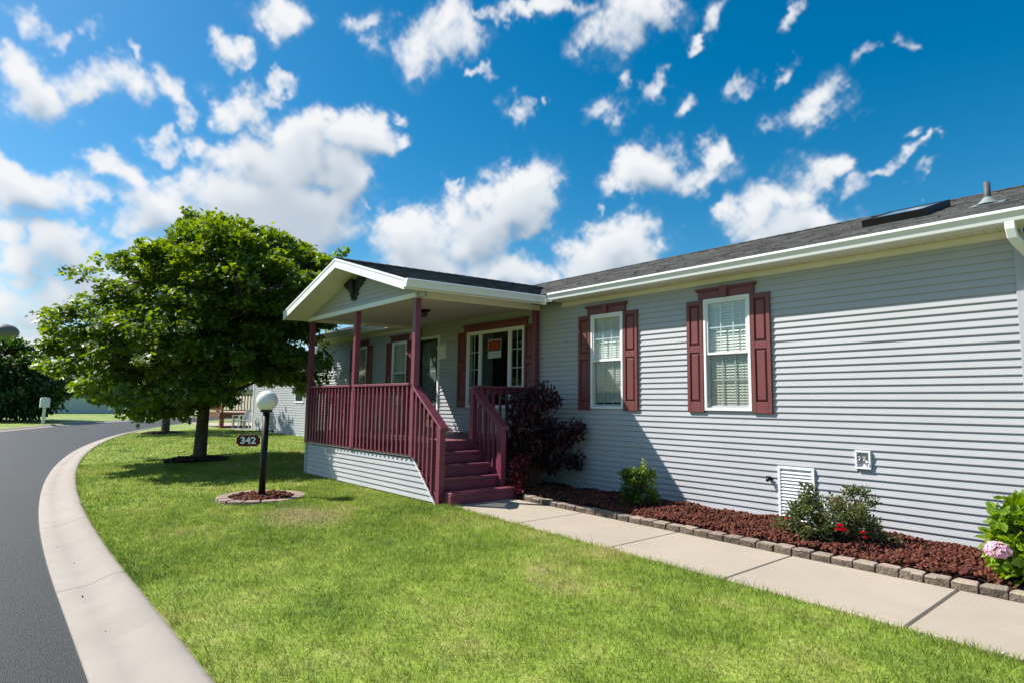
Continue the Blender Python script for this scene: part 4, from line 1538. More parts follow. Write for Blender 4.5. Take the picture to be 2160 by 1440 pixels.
# side eaves: soffit, fascia, gutter
for s in (-1, 1):
    xe_ = GX + s * GH
    xi = (PX1 + 0.061) if s > 0 else (PX0 - 0.066)
    yend = -0.27
    def eave(xa_, xb_, za, zb, name, m, y0=GY0 - 0.001, y1=yend, bev=0):
        vs = []
        for y in (y0, y1):
            vs += [(xa_, y, pz(y, za)), (xb_, y, pz(y, za)), (xb_, y, pz(y, zb)), (xa_, y, pz(y, zb))]
        mb = MB()
        mb.add(vs, [(0, 1, 2, 3), (7, 6, 5, 4), (0, 4, 5, 1), (2, 6, 7, 3), (1, 5, 6, 2), (0, 3, 7, 4)])
        obj(name, mb, m, house)
    eave(xe_ - s * 0.022, xe_, 2.812, 2.925, 'fascia', WHITE)
    eave(xi, xe_ - s * 0.023, 2.872, 2.882, 'soffit', CREAM, y0=-2.52)
    if s > 0:
        mb = MB()
        vs = []
        pr = gutter_profile(0, 0)
        for y in (GY0 - 0.028, -0.375):
            vs += [(xe_ + 0.106 - a, y, pz(y, 2.942) + q) for (a, q) in pr]
        k_ = len(pr)
        mb.add(vs, [tuple(range(k_)), tuple(2 * k_ - 1 - i for i in range(k_))] + [(i, (i + 1) % k_, (i + 1) % k_ + k_, i + k_) for i in range(k_)])
        obj('gutter', mb, WHITE, house)

# ------------------------------------------------------------------ things on and around the porch
mb = MB()
half = [(0.0, 0.10), (0.035, 0.14), (0.085, 0.165), (0.15, 0.17), (0.205, 0.135), (0.235, 0.085), (0.20, 0.09), (0.215, 0.045), (0.175, 0.06), (0.18, 0.01), (0.14, 0.03), (0.135, -0.03),
        (0.10, -0.01), (0.085, -0.07), (0.07, -0.10), (0.085, -0.14), (0.05, -0.165), (0.05, -0.215), (0.0, -0.235)]
ex, ez, ey = -9.34, 3.215, -2.508
out_ = [(ex + x * 1.75, ez + z_) for (x, z_) in half] + [(ex - x * 1.75, ez + z_) for (x, z_) in reversed(half[1:-1])]
mb.prism(out_[::-1], 'y', ey - 0.022, ey)
EAG = mat('dark_iron', (0.010, 0.013, 0.015), 0.6, 0.2, 20)
eagle = obj('eagle_ornament', mb, EAG)
tag(eagle, 'dark metal eagle with raised wings mounted on the porch gable', 'ornament')
mb = MB()
mb.tube([(ex, ey - 0.02, ez - 0.20), (ex, ey - 0.035, ez - 0.10), (ex - 0.005, ey - 0.045, ez + 0.02), (ex - 0.02, ey - 0.045, ez + 0.11), (ex - 0.045, ey - 0.045, ez + 0.135)], [0.02, 0.05, 0.055, 0.032, 0.02], 8)
mb.tube([(ex - 0.04, ey - 0.045, ez + 0.135), (ex - 0.085, ey - 0.045, ez + 0.115)], [0.018, 0.004], 6)
obj('body', mb, EAG, eagle, smooth=True)
for s in (-1, 1):
    mb = MB()
    for i in range(5):
        a = (ex + s * 0.05, ey - 0.026, ez + 0.11 - i * 0.035)
        b = (ex + s * (0.34 - i * 0.036), ey - 0.026, ez + 0.10 - i * 0.045)
        mb.tube([a, b], [0.016, 0.006], 5)
    obj('wing_feather', mb, EAG, eagle, smooth=True)

sgn = thing('for_sale_sign', 'orange and black FOR SALE sign hanging inside the picture window', 'sign', (-8.645, 0.02, 2.02))
mb = MB()
mb.box(-8.850, -8.465, 0.016, 0.020, 2.145, 2.49)
obj('board', mb, WHITE, sgn)
mb = MB()
mb.box(-8.835, -8.48, 0.0135, 0.0155, 2.278, 2.475)
obj('black_panel', mb, mat('sign_black', (0.015, 0.013, 0.013), 0.5), sgn)
ORG = mat('sign_orange', (0.86, 0.085, 0.012), 0.5, 0.03)
text_obj('lettering', 'FOR', 0.235, ORG, FRONT(-8.752, 0.0125, 2.3765), sgn, 0.0006, 0.37, 0.008)
text_obj('lettering', 'SALE', 0.235, ORG, FRONT(-8.582, 0.0125, 2.3765), sgn, 0.0006, 0.325, 0.008)

cl = thing('ceiling_light', 'dark flush lamp on the beige porch ceiling', 'light', (-8.87, -1.43, 2.90))
cz = pz(-1.43, 2.845)
mb = MB()
mb.lathe([(0.125, 0.0), (0.125, -0.012), (0.095, -0.03), (0.055, -0.04)], (-8.87, -1.43, cz), 20)
obj('base', mb, DARK, cl, smooth=True)
mb = MB()
mb.lathe([(0.052, -0.04), (0.080, -0.06), (0.080, -0.085), (0.055, -0.115), (0.02, -0.13)], (-8.87, -1.43, cz), 20)
obj('lamp_shade', mb, mat('smoky_glass', (0.05, 0.045, 0.04), 0.15, 0.1, 4), cl, smooth=True)

wm = thing('wall_mailbox', 'white mailbox on the wall beside the front door', 'mailbox', (-10.25, -0.02, 2.18))
mb = MB()
mb.prism([(-0.018, 2.20), (-0.09, 2.20), (-0.10, 2.24), (-0.10, 2.46), (-0.018, 2.52)], 'x', -10.37, -10.13)
obj('body', mb, WHITE, wm, bevel=0.006)
mb = MB()
mb.prism([(-0.015, 2.525), (-0.108, 2.462), (-0.112, 2.41), (-0.118, 2.41), (-0.113, 2.470), (-0.015, 2.537)], 'x', -10.38, -10.12)
obj('lid', mb, WHITE, wm)

# ---- lamp post with hanging number plaque
LX, LY = -9.02, -3.97
LZ = float(lawn_z(LX, LY))

def lamp(root_loc, label, plaque, group=None):
    x, y, z = root_loc
    lp = thing('lamp_post', label, 'lamp post', root_loc, group)
    mb = MB()
    mb.tube([(x, y, z - 0.2), (x, y, z + 1.225)], 0.046, 16)
    obj('post', mb, DARK, lp, smooth=True)
    mb = MB()
    mb.lathe([(0.055, 1.215), (0.085, 1.225), (0.088, 1.245), (0.070, 1.255)], (x, y, z), 20)
    obj('collar', mb, DARK, lp, smooth=True)
    mb = MB()
    pr = [(0.150 * math.sin(a), 1.383 - 0.150 * math.cos(a)) for a in [R(22 + (178 - 22) * i / 14) for i in range(15)]]
    mb.lathe(pr, (x, y, z), 28)
    obj('globe', mb, GLOBE, lp, smooth=True)
    if plaque:
        d = PLD
        mb = MB()
        a = Vector((x, y, z + 0.945)) + d * 0.46
        b = Vector((x, y, z + 0.945)) - d * 0.10
        mb.tube([a, b], 0.0085, 8)
        bb = obj('bracket', mb, DARK, lp, smooth=True)
        mb = MB()
        for e_ in (a, b):
            mb.lathe([(0.004, -0.016), (0.015, -0.009), (0.017, 0.0), (0.013, 0.011), (0.003, 0.018)], e_, 10)
        obj('finial', mb, DARK, bb, smooth=True)
    return lp
PLD = Vector((-0.62, -0.78, 0)).normalized()          # the plaque hangs towards the road
lamp((LX, LY, LZ), 'black lamp post with white globe standing in the brick-ringed bed', True)
pc = Vector((LX, LY, LZ + 0.805)) + PLD * 0.235
hs_ = thing('house_number_sign', 'maroon plaque with white number 342 hanging from the lamp post', 'sign', tuple(pc))
PLM = Matrix.Translation(pc) @ Matrix(((-PLD.x, 0, -PLD.y, 0), (-PLD.y, 0, PLD.x, 0), (0, 1, 0, 0), (0, 0, 0, 1)))
# local x along the plaque (towards the post), y up, z out of the face
fz = (PLM.to_3x3() @ Vector((0, 0, 1)))
w_, h_, c_ = 0.165, 0.080, 0.034
ol = [(-w_ + c_, -h_), (w_ - c_, -h_), (w_ - c_ * 0.8, -h_ + c_ * 0.8), (w_, -h_ + c_), (w_, h_ - c_), (w_ - c_ * 0.8, h_ - c_ * 0.8), (w_ - c_, h_), (-w_ + c_, h_), (-w_ + c_ * 0.8, h_ - c_ * 0.8), (-w_, h_ - c_), (-w_, -h_ + c_), (-w_ + c_ * 0.8, -h_ + c_ * 0.8)]
def plate(ol, za, zb):
    mb = MB()
    n_ = len(ol)
    mb.v = [tuple(PLM @ Vector((p[0], p[1], q))) for q in (za, zb) for p in ol]
    mb.f = [tuple(range(n_ - 1, -1, -1)), tuple(range(n_, 2 * n_))] + [(i, (i + 1) % n_, (i + 1) % n_ + n_, i + n_) for i in range(n_)]
    return mb
PLQ = mat('plaque_maroon', (0.110, 0.020, 0.036), 0.7, 0.1, 10, spec=0.15)
obj('board', plate(ol, -0.010, 0.010), PLQ, hs_, bevel=0.002)
for s in (1, -1):
    MM = PLM if s > 0 else PLM @ Matrix.Rotation(math.pi, 4, 'Y')
    text_obj('number', '342', 0.135, WHITE, MM @ Matrix.Translation((0, 0, 0.0115)), hs_, 0.0012, 1.12, 0.004)
for q in (-0.10, 0.10):
    mb = MB()
    for k_ in range(3):
        zt = h_ + 0.012 + k_ * 0.030
        pts = [tuple(PLM @ Vector((q + 0.007 * math.cos(t), zt + 0.018 * math.sin(t), 0.007 * (k_ % 2) * math.sin(2 * t)))) for t in [2 * math.pi * i / 8 for i in range(9)]]
        mb.tube(pts, 0.0018, 5, False)
    obj('chain', mb, DARK, hs_)

# ring of pavers round the post
ring = thing('paver_ring', 'low oval ring of pinkish pavers round the lamp post', 'edging', (LX, LY, LZ))
RA, RBb = 0.66, 0.66
nrg = 15
RR = 0.59
for i in range(nrg):
    a0 = 2 * math.pi * i / nrg + 0.10
    a1 = 2 * math.pi * (i + 1) / nrg + 0.10 - 0.045
    mb = MB()
    def P(a, r_): return (LX + r_ * math.cos(a), LY + r_ * math.sin(a))
    pts = [P(a0, RR), P((a0 + a1) / 2, RR + 0.008), P(a1, RR), P(a1, RR - 0.15), P((a0 + a1) / 2, RR - 0.155), P(a0, RR - 0.15)]
    zt = LZ + 0.030 + random.uniform(-0.004, 0.004)
    mb.prism(pts, 'z', LZ - 0.05, zt)
    obj('paver', mb, PAVER, ring, bevel=0.008)
mb = MB()
mb.lathe([(0.44, 0.0), (0.44, 0.014), (0.3, 0.022), (0.05, 0.026)], (LX, LY, LZ - 0.004), 24)
tag(obj('ring_soil', mb, SOIL), 'dark soil inside the paver ring', None, None, 'structure')
n_ = 1100
a = rng.uniform(0, 2 * math.pi, n_)
r_ = 0.425 * np.sqrt(rng.uniform(0, 1, n_))
tag(rocks(np.column_stack([LX + r_ * np.cos(a), LY + r_ * np.sin(a)]), 0.019, LZ + 0.020 + rng.uniform(-0.005, 0.012, n_), 'lava_rock', LAVA), 'red lava rock inside the paver ring round the lamp post', 'mulch', None, 'stuff')

# ------------------------------------------------------------------ plants
def leaf_template(kind):
    if kind == 'maple':
        ol = [(0, 0), (0.36, -0.05), (0.30, 0.15), (0.54, 0.36), (0.24, 0.46), (0, 0.88), (-0.24, 0.46), (-0.54, 0.36), (-0.30, 0.15), (-0.36, -0.05)]
        v = [(0, 0.28, 0.0)] + [(x, y, 0.10 * abs(x) - 0.12 * (y - 0.3) ** 2) for x, y in ol]
        f = [(0, 1 + i, 1 + (i + 1) % len(ol)) for i in range(len(ol))]
    elif kind == 'oval':
        ol = [(0, 0), (0.20, 0.22), (0.24, 0.5), (0.14, 0.8), (0, 1.0), (-0.14, 0.8), (-0.24, 0.5), (-0.20, 0.22)]
        v = [(0, 0.45, -0.03)] + [(x, y, 0.22 * abs(x) - 0.15 * (y - 0.4) ** 2) for x, y in ol]
        f = [(0, 1 + i, 1 + (i + 1) % len(ol)) for i in range(len(ol))]
    else:
        v = [(0, 0, 0), (0.27, 0.45, 0.05), (0, 1, -0.05), (-0.27, 0.45, 0.05)]
        f = [(0, 1, 2), (0, 2, 3)]
    return np.array(v, float), np.array(f)

def aim(dirs, up_bias, r=rng, spread=0.55):
    """matrices whose y axis follows dirs (leaf tip), z axis roughly up"""
    n = len(dirs)
    y = dirs + r.normal(size=(n, 3)) * spread
    y /= np.linalg.norm(y, axis=1)[:, None]
    z = np.tile([0, 0, 1.0], (n, 1)) * up_bias + r.normal(size=(n, 3)) * 0.5
    x = np.cross(y, z)
    x /= np.linalg.norm(x, axis=1)[:, None] + 1e-9
    z = np.cross(x, y)
    return np.stack([x, y, z], axis=2)

def leaf_mat(name, lo, hi, tv=1.5, tl=0.35, rough=0.38, hue=0.02):
    m = mat(name, lo, rough, 0.1, 2.2, 3, isl=0.35, spec=0.5, col2=hi, transl=tl, tcol=tv, objrnd_h=hue)
    return m
MAPLE = leaf_mat('maple_leaf', (0.055, 0.108, 0.014), (0.125, 0.190, 0.026), 2.2, 0.42, 0.5)
MAPLE2 = leaf_mat('far_maple_leaf', (0.028, 0.066, 0.014), (0.055, 0.110, 0.020), 1.8, 0.34, 0.4)

def tree(name, label, cat, base, ctr, prof, ncl, nleaf, lsize, m, kind='maple', trunk_r=0.135, limb_n=16, seed=3, lumps=0.16, rcl=(0.32, 0.55), tips=None, group=None, trunk_top=1.6, low=None, boughs=0):
    r = np.random.default_rng(seed)
    T = thing(name, label, cat, base, group)
    bx, by, bz = base
    zs, rs = np.array(prof).T
    zlo, zhi = zs.min(), zs.max()
    C = []
    if boughs:
        B = []
        while len(B) < boughs:
            zz = r.uniform(zlo + 0.1, zhi - 0.1)
            Rm = np.interp(zz, zs, rs)
            if r.uniform() > Rm / rs.max() + 0.1: continue
            a = r.uniform(0, 2 * math.pi)
            rad = max(0.0, Rm - 0.50) * r.uniform(0.2, 1.0) ** 0.42 * (1 + r.normal() * 0.05)
            if low and zz < low + 0.25 and rad * math.sin(a) > -0.4: continue
            q = np.array([ctr[0] + rad * math.cos(a) + 0.6 * np.clip(zz - 2.8, 0, 1), ctr[1] + rad * math.sin(a) + 0.38 * np.clip(zz - 2.6, 0, 1), zz])
            if all(np.linalg.norm((q - p) * [1, 1, 1.5]) > 0.56 for p in B): B.append(q)
            elif r.uniform() < 0.02: B.append(q)
        for k in range(ncl):
            q = B[k % boughs]
            v = r.normal(size=3)
            v /= np.linalg.norm(v)
            v *= r.uniform() ** 0.33 * 0.58
            o_ = q[:2] - np.array(ctr)
            s_ = np.hypot(*o_) / 2.6
            # boughs droop and thin out towards the tip, with a flat underside
            zq = q[2] + abs(v[2]) * 0.62 - 0.16 * s_ * (v[0] * o_[0] + v[1] * o_[1]) / (np.hypot(*o_) + 0.1) / 0.58
            C.append((q[0] + v[0] * 1.15, q[1] + v[1] * 1.15, zq, 1.0))
    while len(C) < ncl:
        zz = r.uniform(zlo, zhi)
        Rm = np.interp(zz, zs, rs)
        a = r.uniform(0, 2 * math.pi)
        lump = 1 + lumps * (math.sin(a * 3 + zz * 1.9 + seed) * 0.6 + math.sin(a * 5 - zz * 3.1 + seed * 2) * 0.5 + r.normal() * 0.25)
        u = r.uniform() ** 0.38
        if r.uniform() > Rm / rs.max() + 0.08: continue
        rad = max(0.0, Rm * lump * u - 0.15)
        if low and zz < low and rad * math.sin(a) > -0.4: continue
        C.append((ctr[0] + rad * math.cos(a), ctr[1] + rad * math.sin(a), zz, Rm))
    if tips: C += [(*t, 1.0) for t in tips]
    C = np.array(C)
    # trunk
    tp = [(bx, by, bz - 0.15), (bx, by, bz + 0.02), (bx + 0.01, by, bz + 0.15), (bx + 0.02, by + 0.01, bz + 0.8), (bx + 0.01, by + 0.03, bz + trunk_top), ((bx + ctr[0]) / 2, (by + ctr[1]) / 2, (zlo + zhi) / 2 + 0.3), (ctr[0], ctr[1], zhi - 0.9)]
    mb = MB()
    mb.tube(tp, [trunk_r * 1.5, trunk_r * 1.32, trunk_r * 1.08, trunk_r * 0.96, trunk_r * 0.88, trunk_r * 0.45, trunk_r * 0.12], 14)
    obj('trunk', mb, BARK, T, smooth=True)
    # limbs reach out from the trunk to groups of clusters
    mb = MB()
    key = r.choice(len(C), min(limb_n, len(C)), replace=False)
    for i in key:
        e_ = Vector(C[i, :3])
        h = bz + trunk_top * 0.8 + r.uniform(0, 1) * max(0.2, (e_.z - bz - trunk_top) * 0.55)
        h = min(max(h, bz + trunk_top * 0.75), zhi - 1.2)
        s = Vector((bx + 0.01 + (ctr[0] - bx) * 0.3, by + 0.02 + (ctr[1] - by) * 0.3, h))
        mid = s.lerp(e_, 0.5) + Vector((0, 0, 0.15 + 0.2 * r.uniform()))
        mb.tube([s, s.lerp(mid, 0.5) + Vector((0, 0, 0.05)), mid, e_], [trunk_r * 0.42, trunk_r * 0.32, trunk_r * 0.2, 0.008], 7, False)
    for i in range(len(C)):
        if r.uniform() < 0.5:
            j = key[np.argmin(np.linalg.norm(C[key, :3] - C[i, :3], axis=1))]
            a, b = Vector(C[j, :3]), Vector(C[i, :3])
            a = a.lerp(Vector((bx, by, (a.z + bz + trunk_top) / 2)), 0.25)
            mb.tube([a, a.lerp(b, 0.5) + Vector((0, 0, 0.06)), b], [0.018, 0.012, 0.005], 4, False)
    obj('limb', mb, BARK, T, smooth=True)
    # leaves
    w = np.repeat(np.arange(len(C)), nleaf)
    cr_ = r.uniform(rcl[0], rcl[1], len(C))
    off = r.normal(size=(len(w), 3))
    off /= np.linalg.norm(off, axis=1)[:, None]
    off *= (r.uniform(size=len(w)) ** 0.45)[:, None]
    off[:, 2] *= 0.62
    pos = C[w, :3] + off * cr_[w][:, None]
    outw = pos - np.array([ctr[0], ctr[1], (zlo + zhi) / 2])
    outw /= np.linalg.norm(outw, axis=1)[:, None] + 1e-6
    outw[:, 2] -= 0.45
    tv, tf = leaf_template(kind)
    Mx = aim(outw, 1.0, r) * (lsize * r.uniform(0.5, 1.25, len(w)))[:, None, None]
    V, F = scatter(tv, tf, Mx, pos)
    cr = raw('crown', V, F, m, T)
    cr['kind'] = 'stuff'
    return T

tree('maple_tree', 'broad green maple on the lawn beside the porch, bark ringed with mulch', 'tree', (-15.21, -3.28, -0.09), (-15.15, -3.30),
     [(0.85, 1.9), (1.3, 2.75), (2.0, 3.0), (2.6, 3.15), (3.1, 2.75), (3.9, 2.65), (4.4, 2.35), (4.9, 1.8), (5.3, 0.95)], 1500, 62, 0.112, MAPLE, seed=5, limb_n=34, boughs=165, rcl=(0.20, 0.34),
     tips=[(-14.2, -0.55, 5.05), (-14.25, -0.75, 4.8), (-14.3, -0.95, 4.6), (-14.4, -1.2, 4.5), (-15.7, -6.15, 2.75), (-15.7, -6.0, 2.6), (-15.6, -5.85, 2.35), (-15.3, -3.85, 5.6), (-15.3, -3.75, 5.45),
           (-15.6, -5.9, 3.9), (-15.6, -5.6, 3.95), (-14.5, -0.8, 1.9), (-14.5, -0.9, 2.2), (-15.6, -4.7, 1.0), (-15.5, -4.4, 0.9)], trunk_top=1.35, low=1.4)
tree('street_tree', 'smaller dark tree farther along the lawn near the second lamp post', 'tree', (-29.1, -1.21, -0.16), (-29.1, -1.2),
     [(1.2, 1.4), (1.8, 2.3), (3.0, 2.6), (4.2, 2.2), (5.2, 1.2), (5.7, 0.4)], 170, 40, 0.22, MAPLE2, 'oval', trunk_r=0.15, seed=8, limb_n=10)
tree('roadside_tree', 'dense dark tree with low crown across the road', 'tree', (-50.0, -6.4, -0.14), (-50.0, -6.6),
     [(0.35, 2.4), (0.8, 3.2), (1.8, 3.85), (2.8, 3.6), (3.6, 2.9), (4.3, 1.9), (4.7, 0.8)], 420, 46, 0.32, MAPLE2, 'oval', trunk_r=0.2, seed=12, limb_n=10, rcl=(0.5, 0.85))

def mulch_ring(x, y, r0, label, n_):
    z0 = float(lawn_z(x, y))
    a = rng.uniform(0, 2 * math.pi, n_)
    r_ = r0 * np.sqrt(rng.uniform(0, 1, n_)) * (1 + 0.10 * np.sin(a * 3) + 0.06 * np.sin(a * 7))
    P = np.column_stack([x + r_ * np.cos(a), y + r_ * np.sin(a)])
    hump = 0.055 * (1 - (r_ / (r0 * 1.15)) ** 2)
    o = rocks(P, 0.030, z0 + 0.004 + hump + rng.uniform(0, 0.015, n_), 'bark_mulch', MULCH)
    tag(o, label, 'mulch', None, 'stuff')
mulch_ring(-15.21, -3.28, 0.62, 'dark bark mulch heaped round the maple trunk', 1800)
mulch_ring(-29.1, -1.21, 0.75, 'dark bark mulch round the smaller lawn tree', 1200)

def stems(T, base, ends, r0, m, name='stem'):
    mb = MB()
    for e_ in ends:
        b = Vector(base) + Vector((random.uniform(-0.05, 0.05), random.uniform(-0.05, 0.05), 0))
        e_ = Vector(e_)
        mid = b.lerp(e_, 0.5) + Vector((random.uniform(-0.03, 0.03), random.uniform(-0.03, 0.03), 0.05))
        mb.tube([b, mid, e_], [r0, r0 * 0.7, r0 * 0.25], 6, False)
    return obj(name, mb, m, T, smooth=True)

def foliage(T, pts, per, rad, size, m, kind='oval', name='foliage', centre=None, up_bias=0.9, spread=0.7, smin=0.6):
    pts = np.array(pts, float)
    w = np.repeat(np.arange(len(pts)), per)
    off = rng.normal(size=(len(w), 3))
    off /= np.linalg.norm(off, axis=1)[:, None]
    off *= (rng.uniform(size=len(w)) ** 0.5)[:, None] * rad
    pos = pts[w] + off
    c = np.array(centre)
    d = pos - c
    d /= np.linalg.norm(d, axis=1)[:, None] + 1e-6
    tv, tf = leaf_template(kind)
    Mx = aim(d, up_bias, rng, spread) * (size * rng.uniform(smin, 1.2, len(w)))[:, None, None]
    V, F = scatter(tv, tf, Mx, pos)
    o = raw(name, V, F, m, T)
    o['kind'] = 'stuff'
    return o

def shoots(base, n, hmin, hmax, spread, lean=(0, 0), r=rng):
    out = []
    for i in range(n):
        a = r.uniform(0, 2 * math.pi)
        h = r.uniform(hmin, hmax)
        s = spread * math.sqrt(r.uniform())
        out.append((base[0] + s * math.cos(a) + lean[0] * h, base[1] + s * math.sin(a) + lean[1] * h, base[2] + h))
    return out
STEM = mat('woody_stem', (0.10, 0.06, 0.04), 0.9, 0.3, 20)
PURP = leaf_mat('purple_leaf', (0.020, 0.008, 0.013), (0.050, 0.012, 0.020), 1.6, 0.25, 0.3, 0.015)
REDL = leaf_mat('crimson_leaf', (0.095, 0.014, 0.022), (0.16, 0.03, 0.04), 1.5, 0.25, 0.3, 0.015)
GRN = leaf_mat('shrub_leaf', (0.050, 0.110, 0.016), (0.105, 0.185, 0.026), 1.8, 0.35, 0.4)
LIME = leaf_mat('fresh_tip_leaf', (0.22, 0.30, 0.04), (0.33, 0.38, 0.06), 1.4, 0.35, 0.4)
ROSEL = leaf_mat('rose_leaf', (0.065, 0.095, 0.030), (0.135, 0.155, 0.055), 1.5, 0.28, 0.36, 0.03)
RUST = leaf_mat('rusty_tip_leaf', (0.14, 0.075, 0.035), (0.20, 0.13, 0.05), 1.4, 0.25, 0.45, 0.02)
HYDL = leaf_mat('hydrangea_leaf', (0.100, 0.200, 0.012), (0.175, 0.290, 0.022), 1.7, 0.34, 0.36, 0.012)

b0 = (-6.88, -0.72, -0.01)
T = thing('purple_shrub', 'tall dark purple-leaved shrub between the steps and the house wall', 'shrub', b0)
e1 = shoots(b0, 52, 0.4, 1.46, 0.31, (0.06, 0.02)) + shoots((b0[0] + 0.25, b0[1] + 0.30, b0[2]), 26, 0.35, 0.95, 0.30)
e1 += [(-6.38, -0.2, 0.95), (-6.33, -0.22, 0.86), (-6.42, -0.2, 0.45), (-6.36, -0.25, 0.40), (-6.30, -0.25, 0.90), (-6.75, -0.55, 1.55), (-6.9, -0.6, 1.42), (-7.05, -0.95, 1.30), (-7.0, -0.9, 1.1)]
stems(T, b0, e1, 0.011, STEM)
foliage(T, e1, 70, 0.15, 0.066, PURP, centre=(b0[0], b0[1], 0.3))
e2 = shoots((b0[0] + 0.31, b0[1] - 0.46, b0[2]), 32, 0.02, 0.52, 0.12, (0, -0.02))
foliage(T, e2, 34, 0.09, 0.052, REDL, name='young_foliage', centre=(b0[0], b0[1] + 0.2, 0.2))

b0 = (-4.87, -0.66, 0.0)
T = thing('green_shrub', 'small bright green shrub in the red mulch below the first shuttered window', 'shrub', b0)
e1 = shoots(b0, 52, 0.06, 0.45, 0.20)
stems(T, b0, e1, 0.006, STEM)
foliage(T, e1, 42, 0.075, 0.050, GRN, centre=(b0[0], b0[1], 0.05))
e2 = [(-4.80, -0.63, 0.56), (-4.79, -0.64, 0.50), (-4.76, -0.62, 0.44), (-4.81, -0.66, 0.46), (-5.00, -0.73, 0.46), (-4.98, -0.75, 0.42), (-4.74, -0.60, 0.36), (-4.72, -0.64, 0.32), (-4.90, -0.7, 0.40)]
stems(T, (b0[0], b0[1], 0.1), e2, 0.004, STEM)
foliage(T, e2, 16, 0.045, 0.046, LIME, name='young_foliage', centre=(b0[0], b0[1], 0.05))

b0 = (-2.45, -0.76, 0.0)
T = thing('rose_bush', 'straggly rose bush with red blooms in front of the white access panel', 'shrub', b0)
e1 = shoots(b0, 80, 0.05, 0.40, 0.37) + [(-2.66, -0.88, 0.50), (-2.62, -0.82, 0.46), (-2.68, -0.86, 0.40), (-2.28, -0.73, 0.51), (-2.24, -0.72, 0.47), (-2.33, -0.74, 0.48), (-2.20, -0.70, 0.50),
      (-2.88, -1.0, 0.13), (-2.80, -0.98, 0.18), (-2.74, -0.95, 0.25), (-2.08, -0.66, 0.10), (-2.14, -0.68, 0.15), (-2.0, -0.62, 0.07), (-2.70, -0.95, 0.10)]
stems(T, b0, e1, 0.005, STEM)
foliage(T, e1, 60, 0.075, 0.040, ROSEL, centre=(b0[0], b0[1], 0.05), spread=0.9)
e2 = [e_ for e_ in e1 if e_[2] > 0.36]
foliage(T, e2, 12, 0.06, 0.034, RUST, name='young_foliage', centre=(b0[0], b0[1], 0.05), spread=0.9)
ROSES = ((-2.262, -1.13, 0.222, 0.034), (-2.232, -1.14, 0.188, 0.038), (-2.290, -1.12, 0.185, 0.028), (-2.085, -1.10, 0.185, 0.028), (-2.065, -1.10, 0.150, 0.026), (-2.74, -1.12, 0.215, 0.018))
ROSE = mat('red_petal', (0.62, 0.012, 0.018), 0.45, 0.15, 30)
for (x, y, z_, s) in ROSES:
    mb = MB()
    for ringi, (rr_, nn, tilt) in enumerate(((0.35, 4, 1.3), (0.7, 5, 0.9), (1.0, 6, 0.45))):
        for k_ in range(nn):
            a = 2 * math.pi * k_ / nn + ringi
            ca, sa = math.cos(a), math.sin(a)
            w = s * 0.55
            up_ = s * math.sin(tilt)
            o1 = s * rr_ * math.cos(tilt)
            mb.add([(x + ca * s * 0.12 * ringi, y + sa * s * 0.12 * ringi, z_), (x + ca * o1 * 0.7 - sa * w, y + sa * o1 * 0.7 + ca * w, z_ + up_ * 0.6),
                    (x + ca * o1 * 1.1, y + sa * o1 * 1.1, z_ + up_), (x + ca * o1 * 0.7 + sa * w, y + sa * o1 * 0.7 - ca * w, z_ + up_ * 0.6)], [(0, 1, 2, 3)])
    obj('rose_bloom', mb, ROSE, T, smooth=True)

b0 = (-0.90, -1.08, 0.0)
T = thing('hydrangea', 'large-leaved bright green hydrangea with a pink flower head at the walkway end', 'shrub', b0)
ends = shoots(b0, 46, 0.25, 0.66, 0.33)
stems(T, b0, ends, 0.006, mat('green_stem', (0.09, 0.14, 0.03), 0.6), 'stem')
tv, tf = leaf_template('oval')
tv2 = tv.copy()
tv2[:, 0] *= 1.45
ring_ = []
hyd_meshes = []
for q in range(5):
    me = bpy.data.meshes.new('leaf')
    j = tv2.copy()
    j[:, 2] += rng.normal(size=len(j)) * 0.018 - 0.05 * (j[:, 1] - 0.3) ** 2
    # second ring for a smoother blade
    me.from_pydata([tuple(p) for p in j], [], [tuple(f) for f in tf])
    me.polygons.foreach_set('use_smooth', [True] * len(tf))
    me.materials.append(HYDL)
    hyd_meshes.append(me)
nl = 0
HB = np.array(b0)
while nl < 285:
    a, ct = rng.uniform(0, 2 * math.pi), rng.uniform(-0.75, 1.0)
    st_ = math.sqrt(max(0, 1 - ct * ct))
    d = np.array([st_ * math.cos(a), st_ * math.sin(a), ct])
    rr_ = rng.uniform(0.62, 1.0)
    p = HB + np.array([0, 0, 0.29]) + d * np.array([0.33, 0.27, 0.40]) * rr_ * (1 + 0.12 * math.sin(3 * a + 1))
    if p[2] < 0.04 or p[0] > -0.80: continue
    o = bpy.data.objects.new('leaf', hyd_meshes[nl % 5])
    S.collection.objects.link(o)
    o.parent = T
    Mq = aim((d * [1, 1, 0.4] + [0, 0, -0.25])[None], 1.0, rng, 0.45)[0]
    s = rng.uniform(0.065, 0.118)
    Mt = Matrix(Mq.tolist()).to_4x4() @ Matrix.Scale(s, 4)
    Mt.translation = Vector((p - HB).tolist())
    o.matrix_local = Mt
    nl += 1
pts_ = [tuple(HB + np.array([0, 0, 0.29]) + q * np.array([0.30, 0.26, 0.38])) for q in rng.normal(size=(620, 3)) / 1.9 if np.linalg.norm(q) < 0.98]
pts_ = [q for q in pts_ if q[2] > 0.04]
foliage(T, pts_, 3, 0.06, 0.095, HYDL, centre=(b0[0], b0[1], 0.1))
PINK = mat('pink_petal', (0.72, 0.27, 0.44), 0.55, 0.25, 60, col2=(0.86, 0.52, 0.66), isl=0.2)
fc = np.array([-1.085, -1.375, 0.27])
nf = 300
d = rng.normal(size=(nf, 3))
d /= np.linalg.norm(d, axis=1)[:, None]
d = d[(d @ np.array([-0.1, -0.7, 0.7])) > -0.75]
fl_v, fl_f = [], []
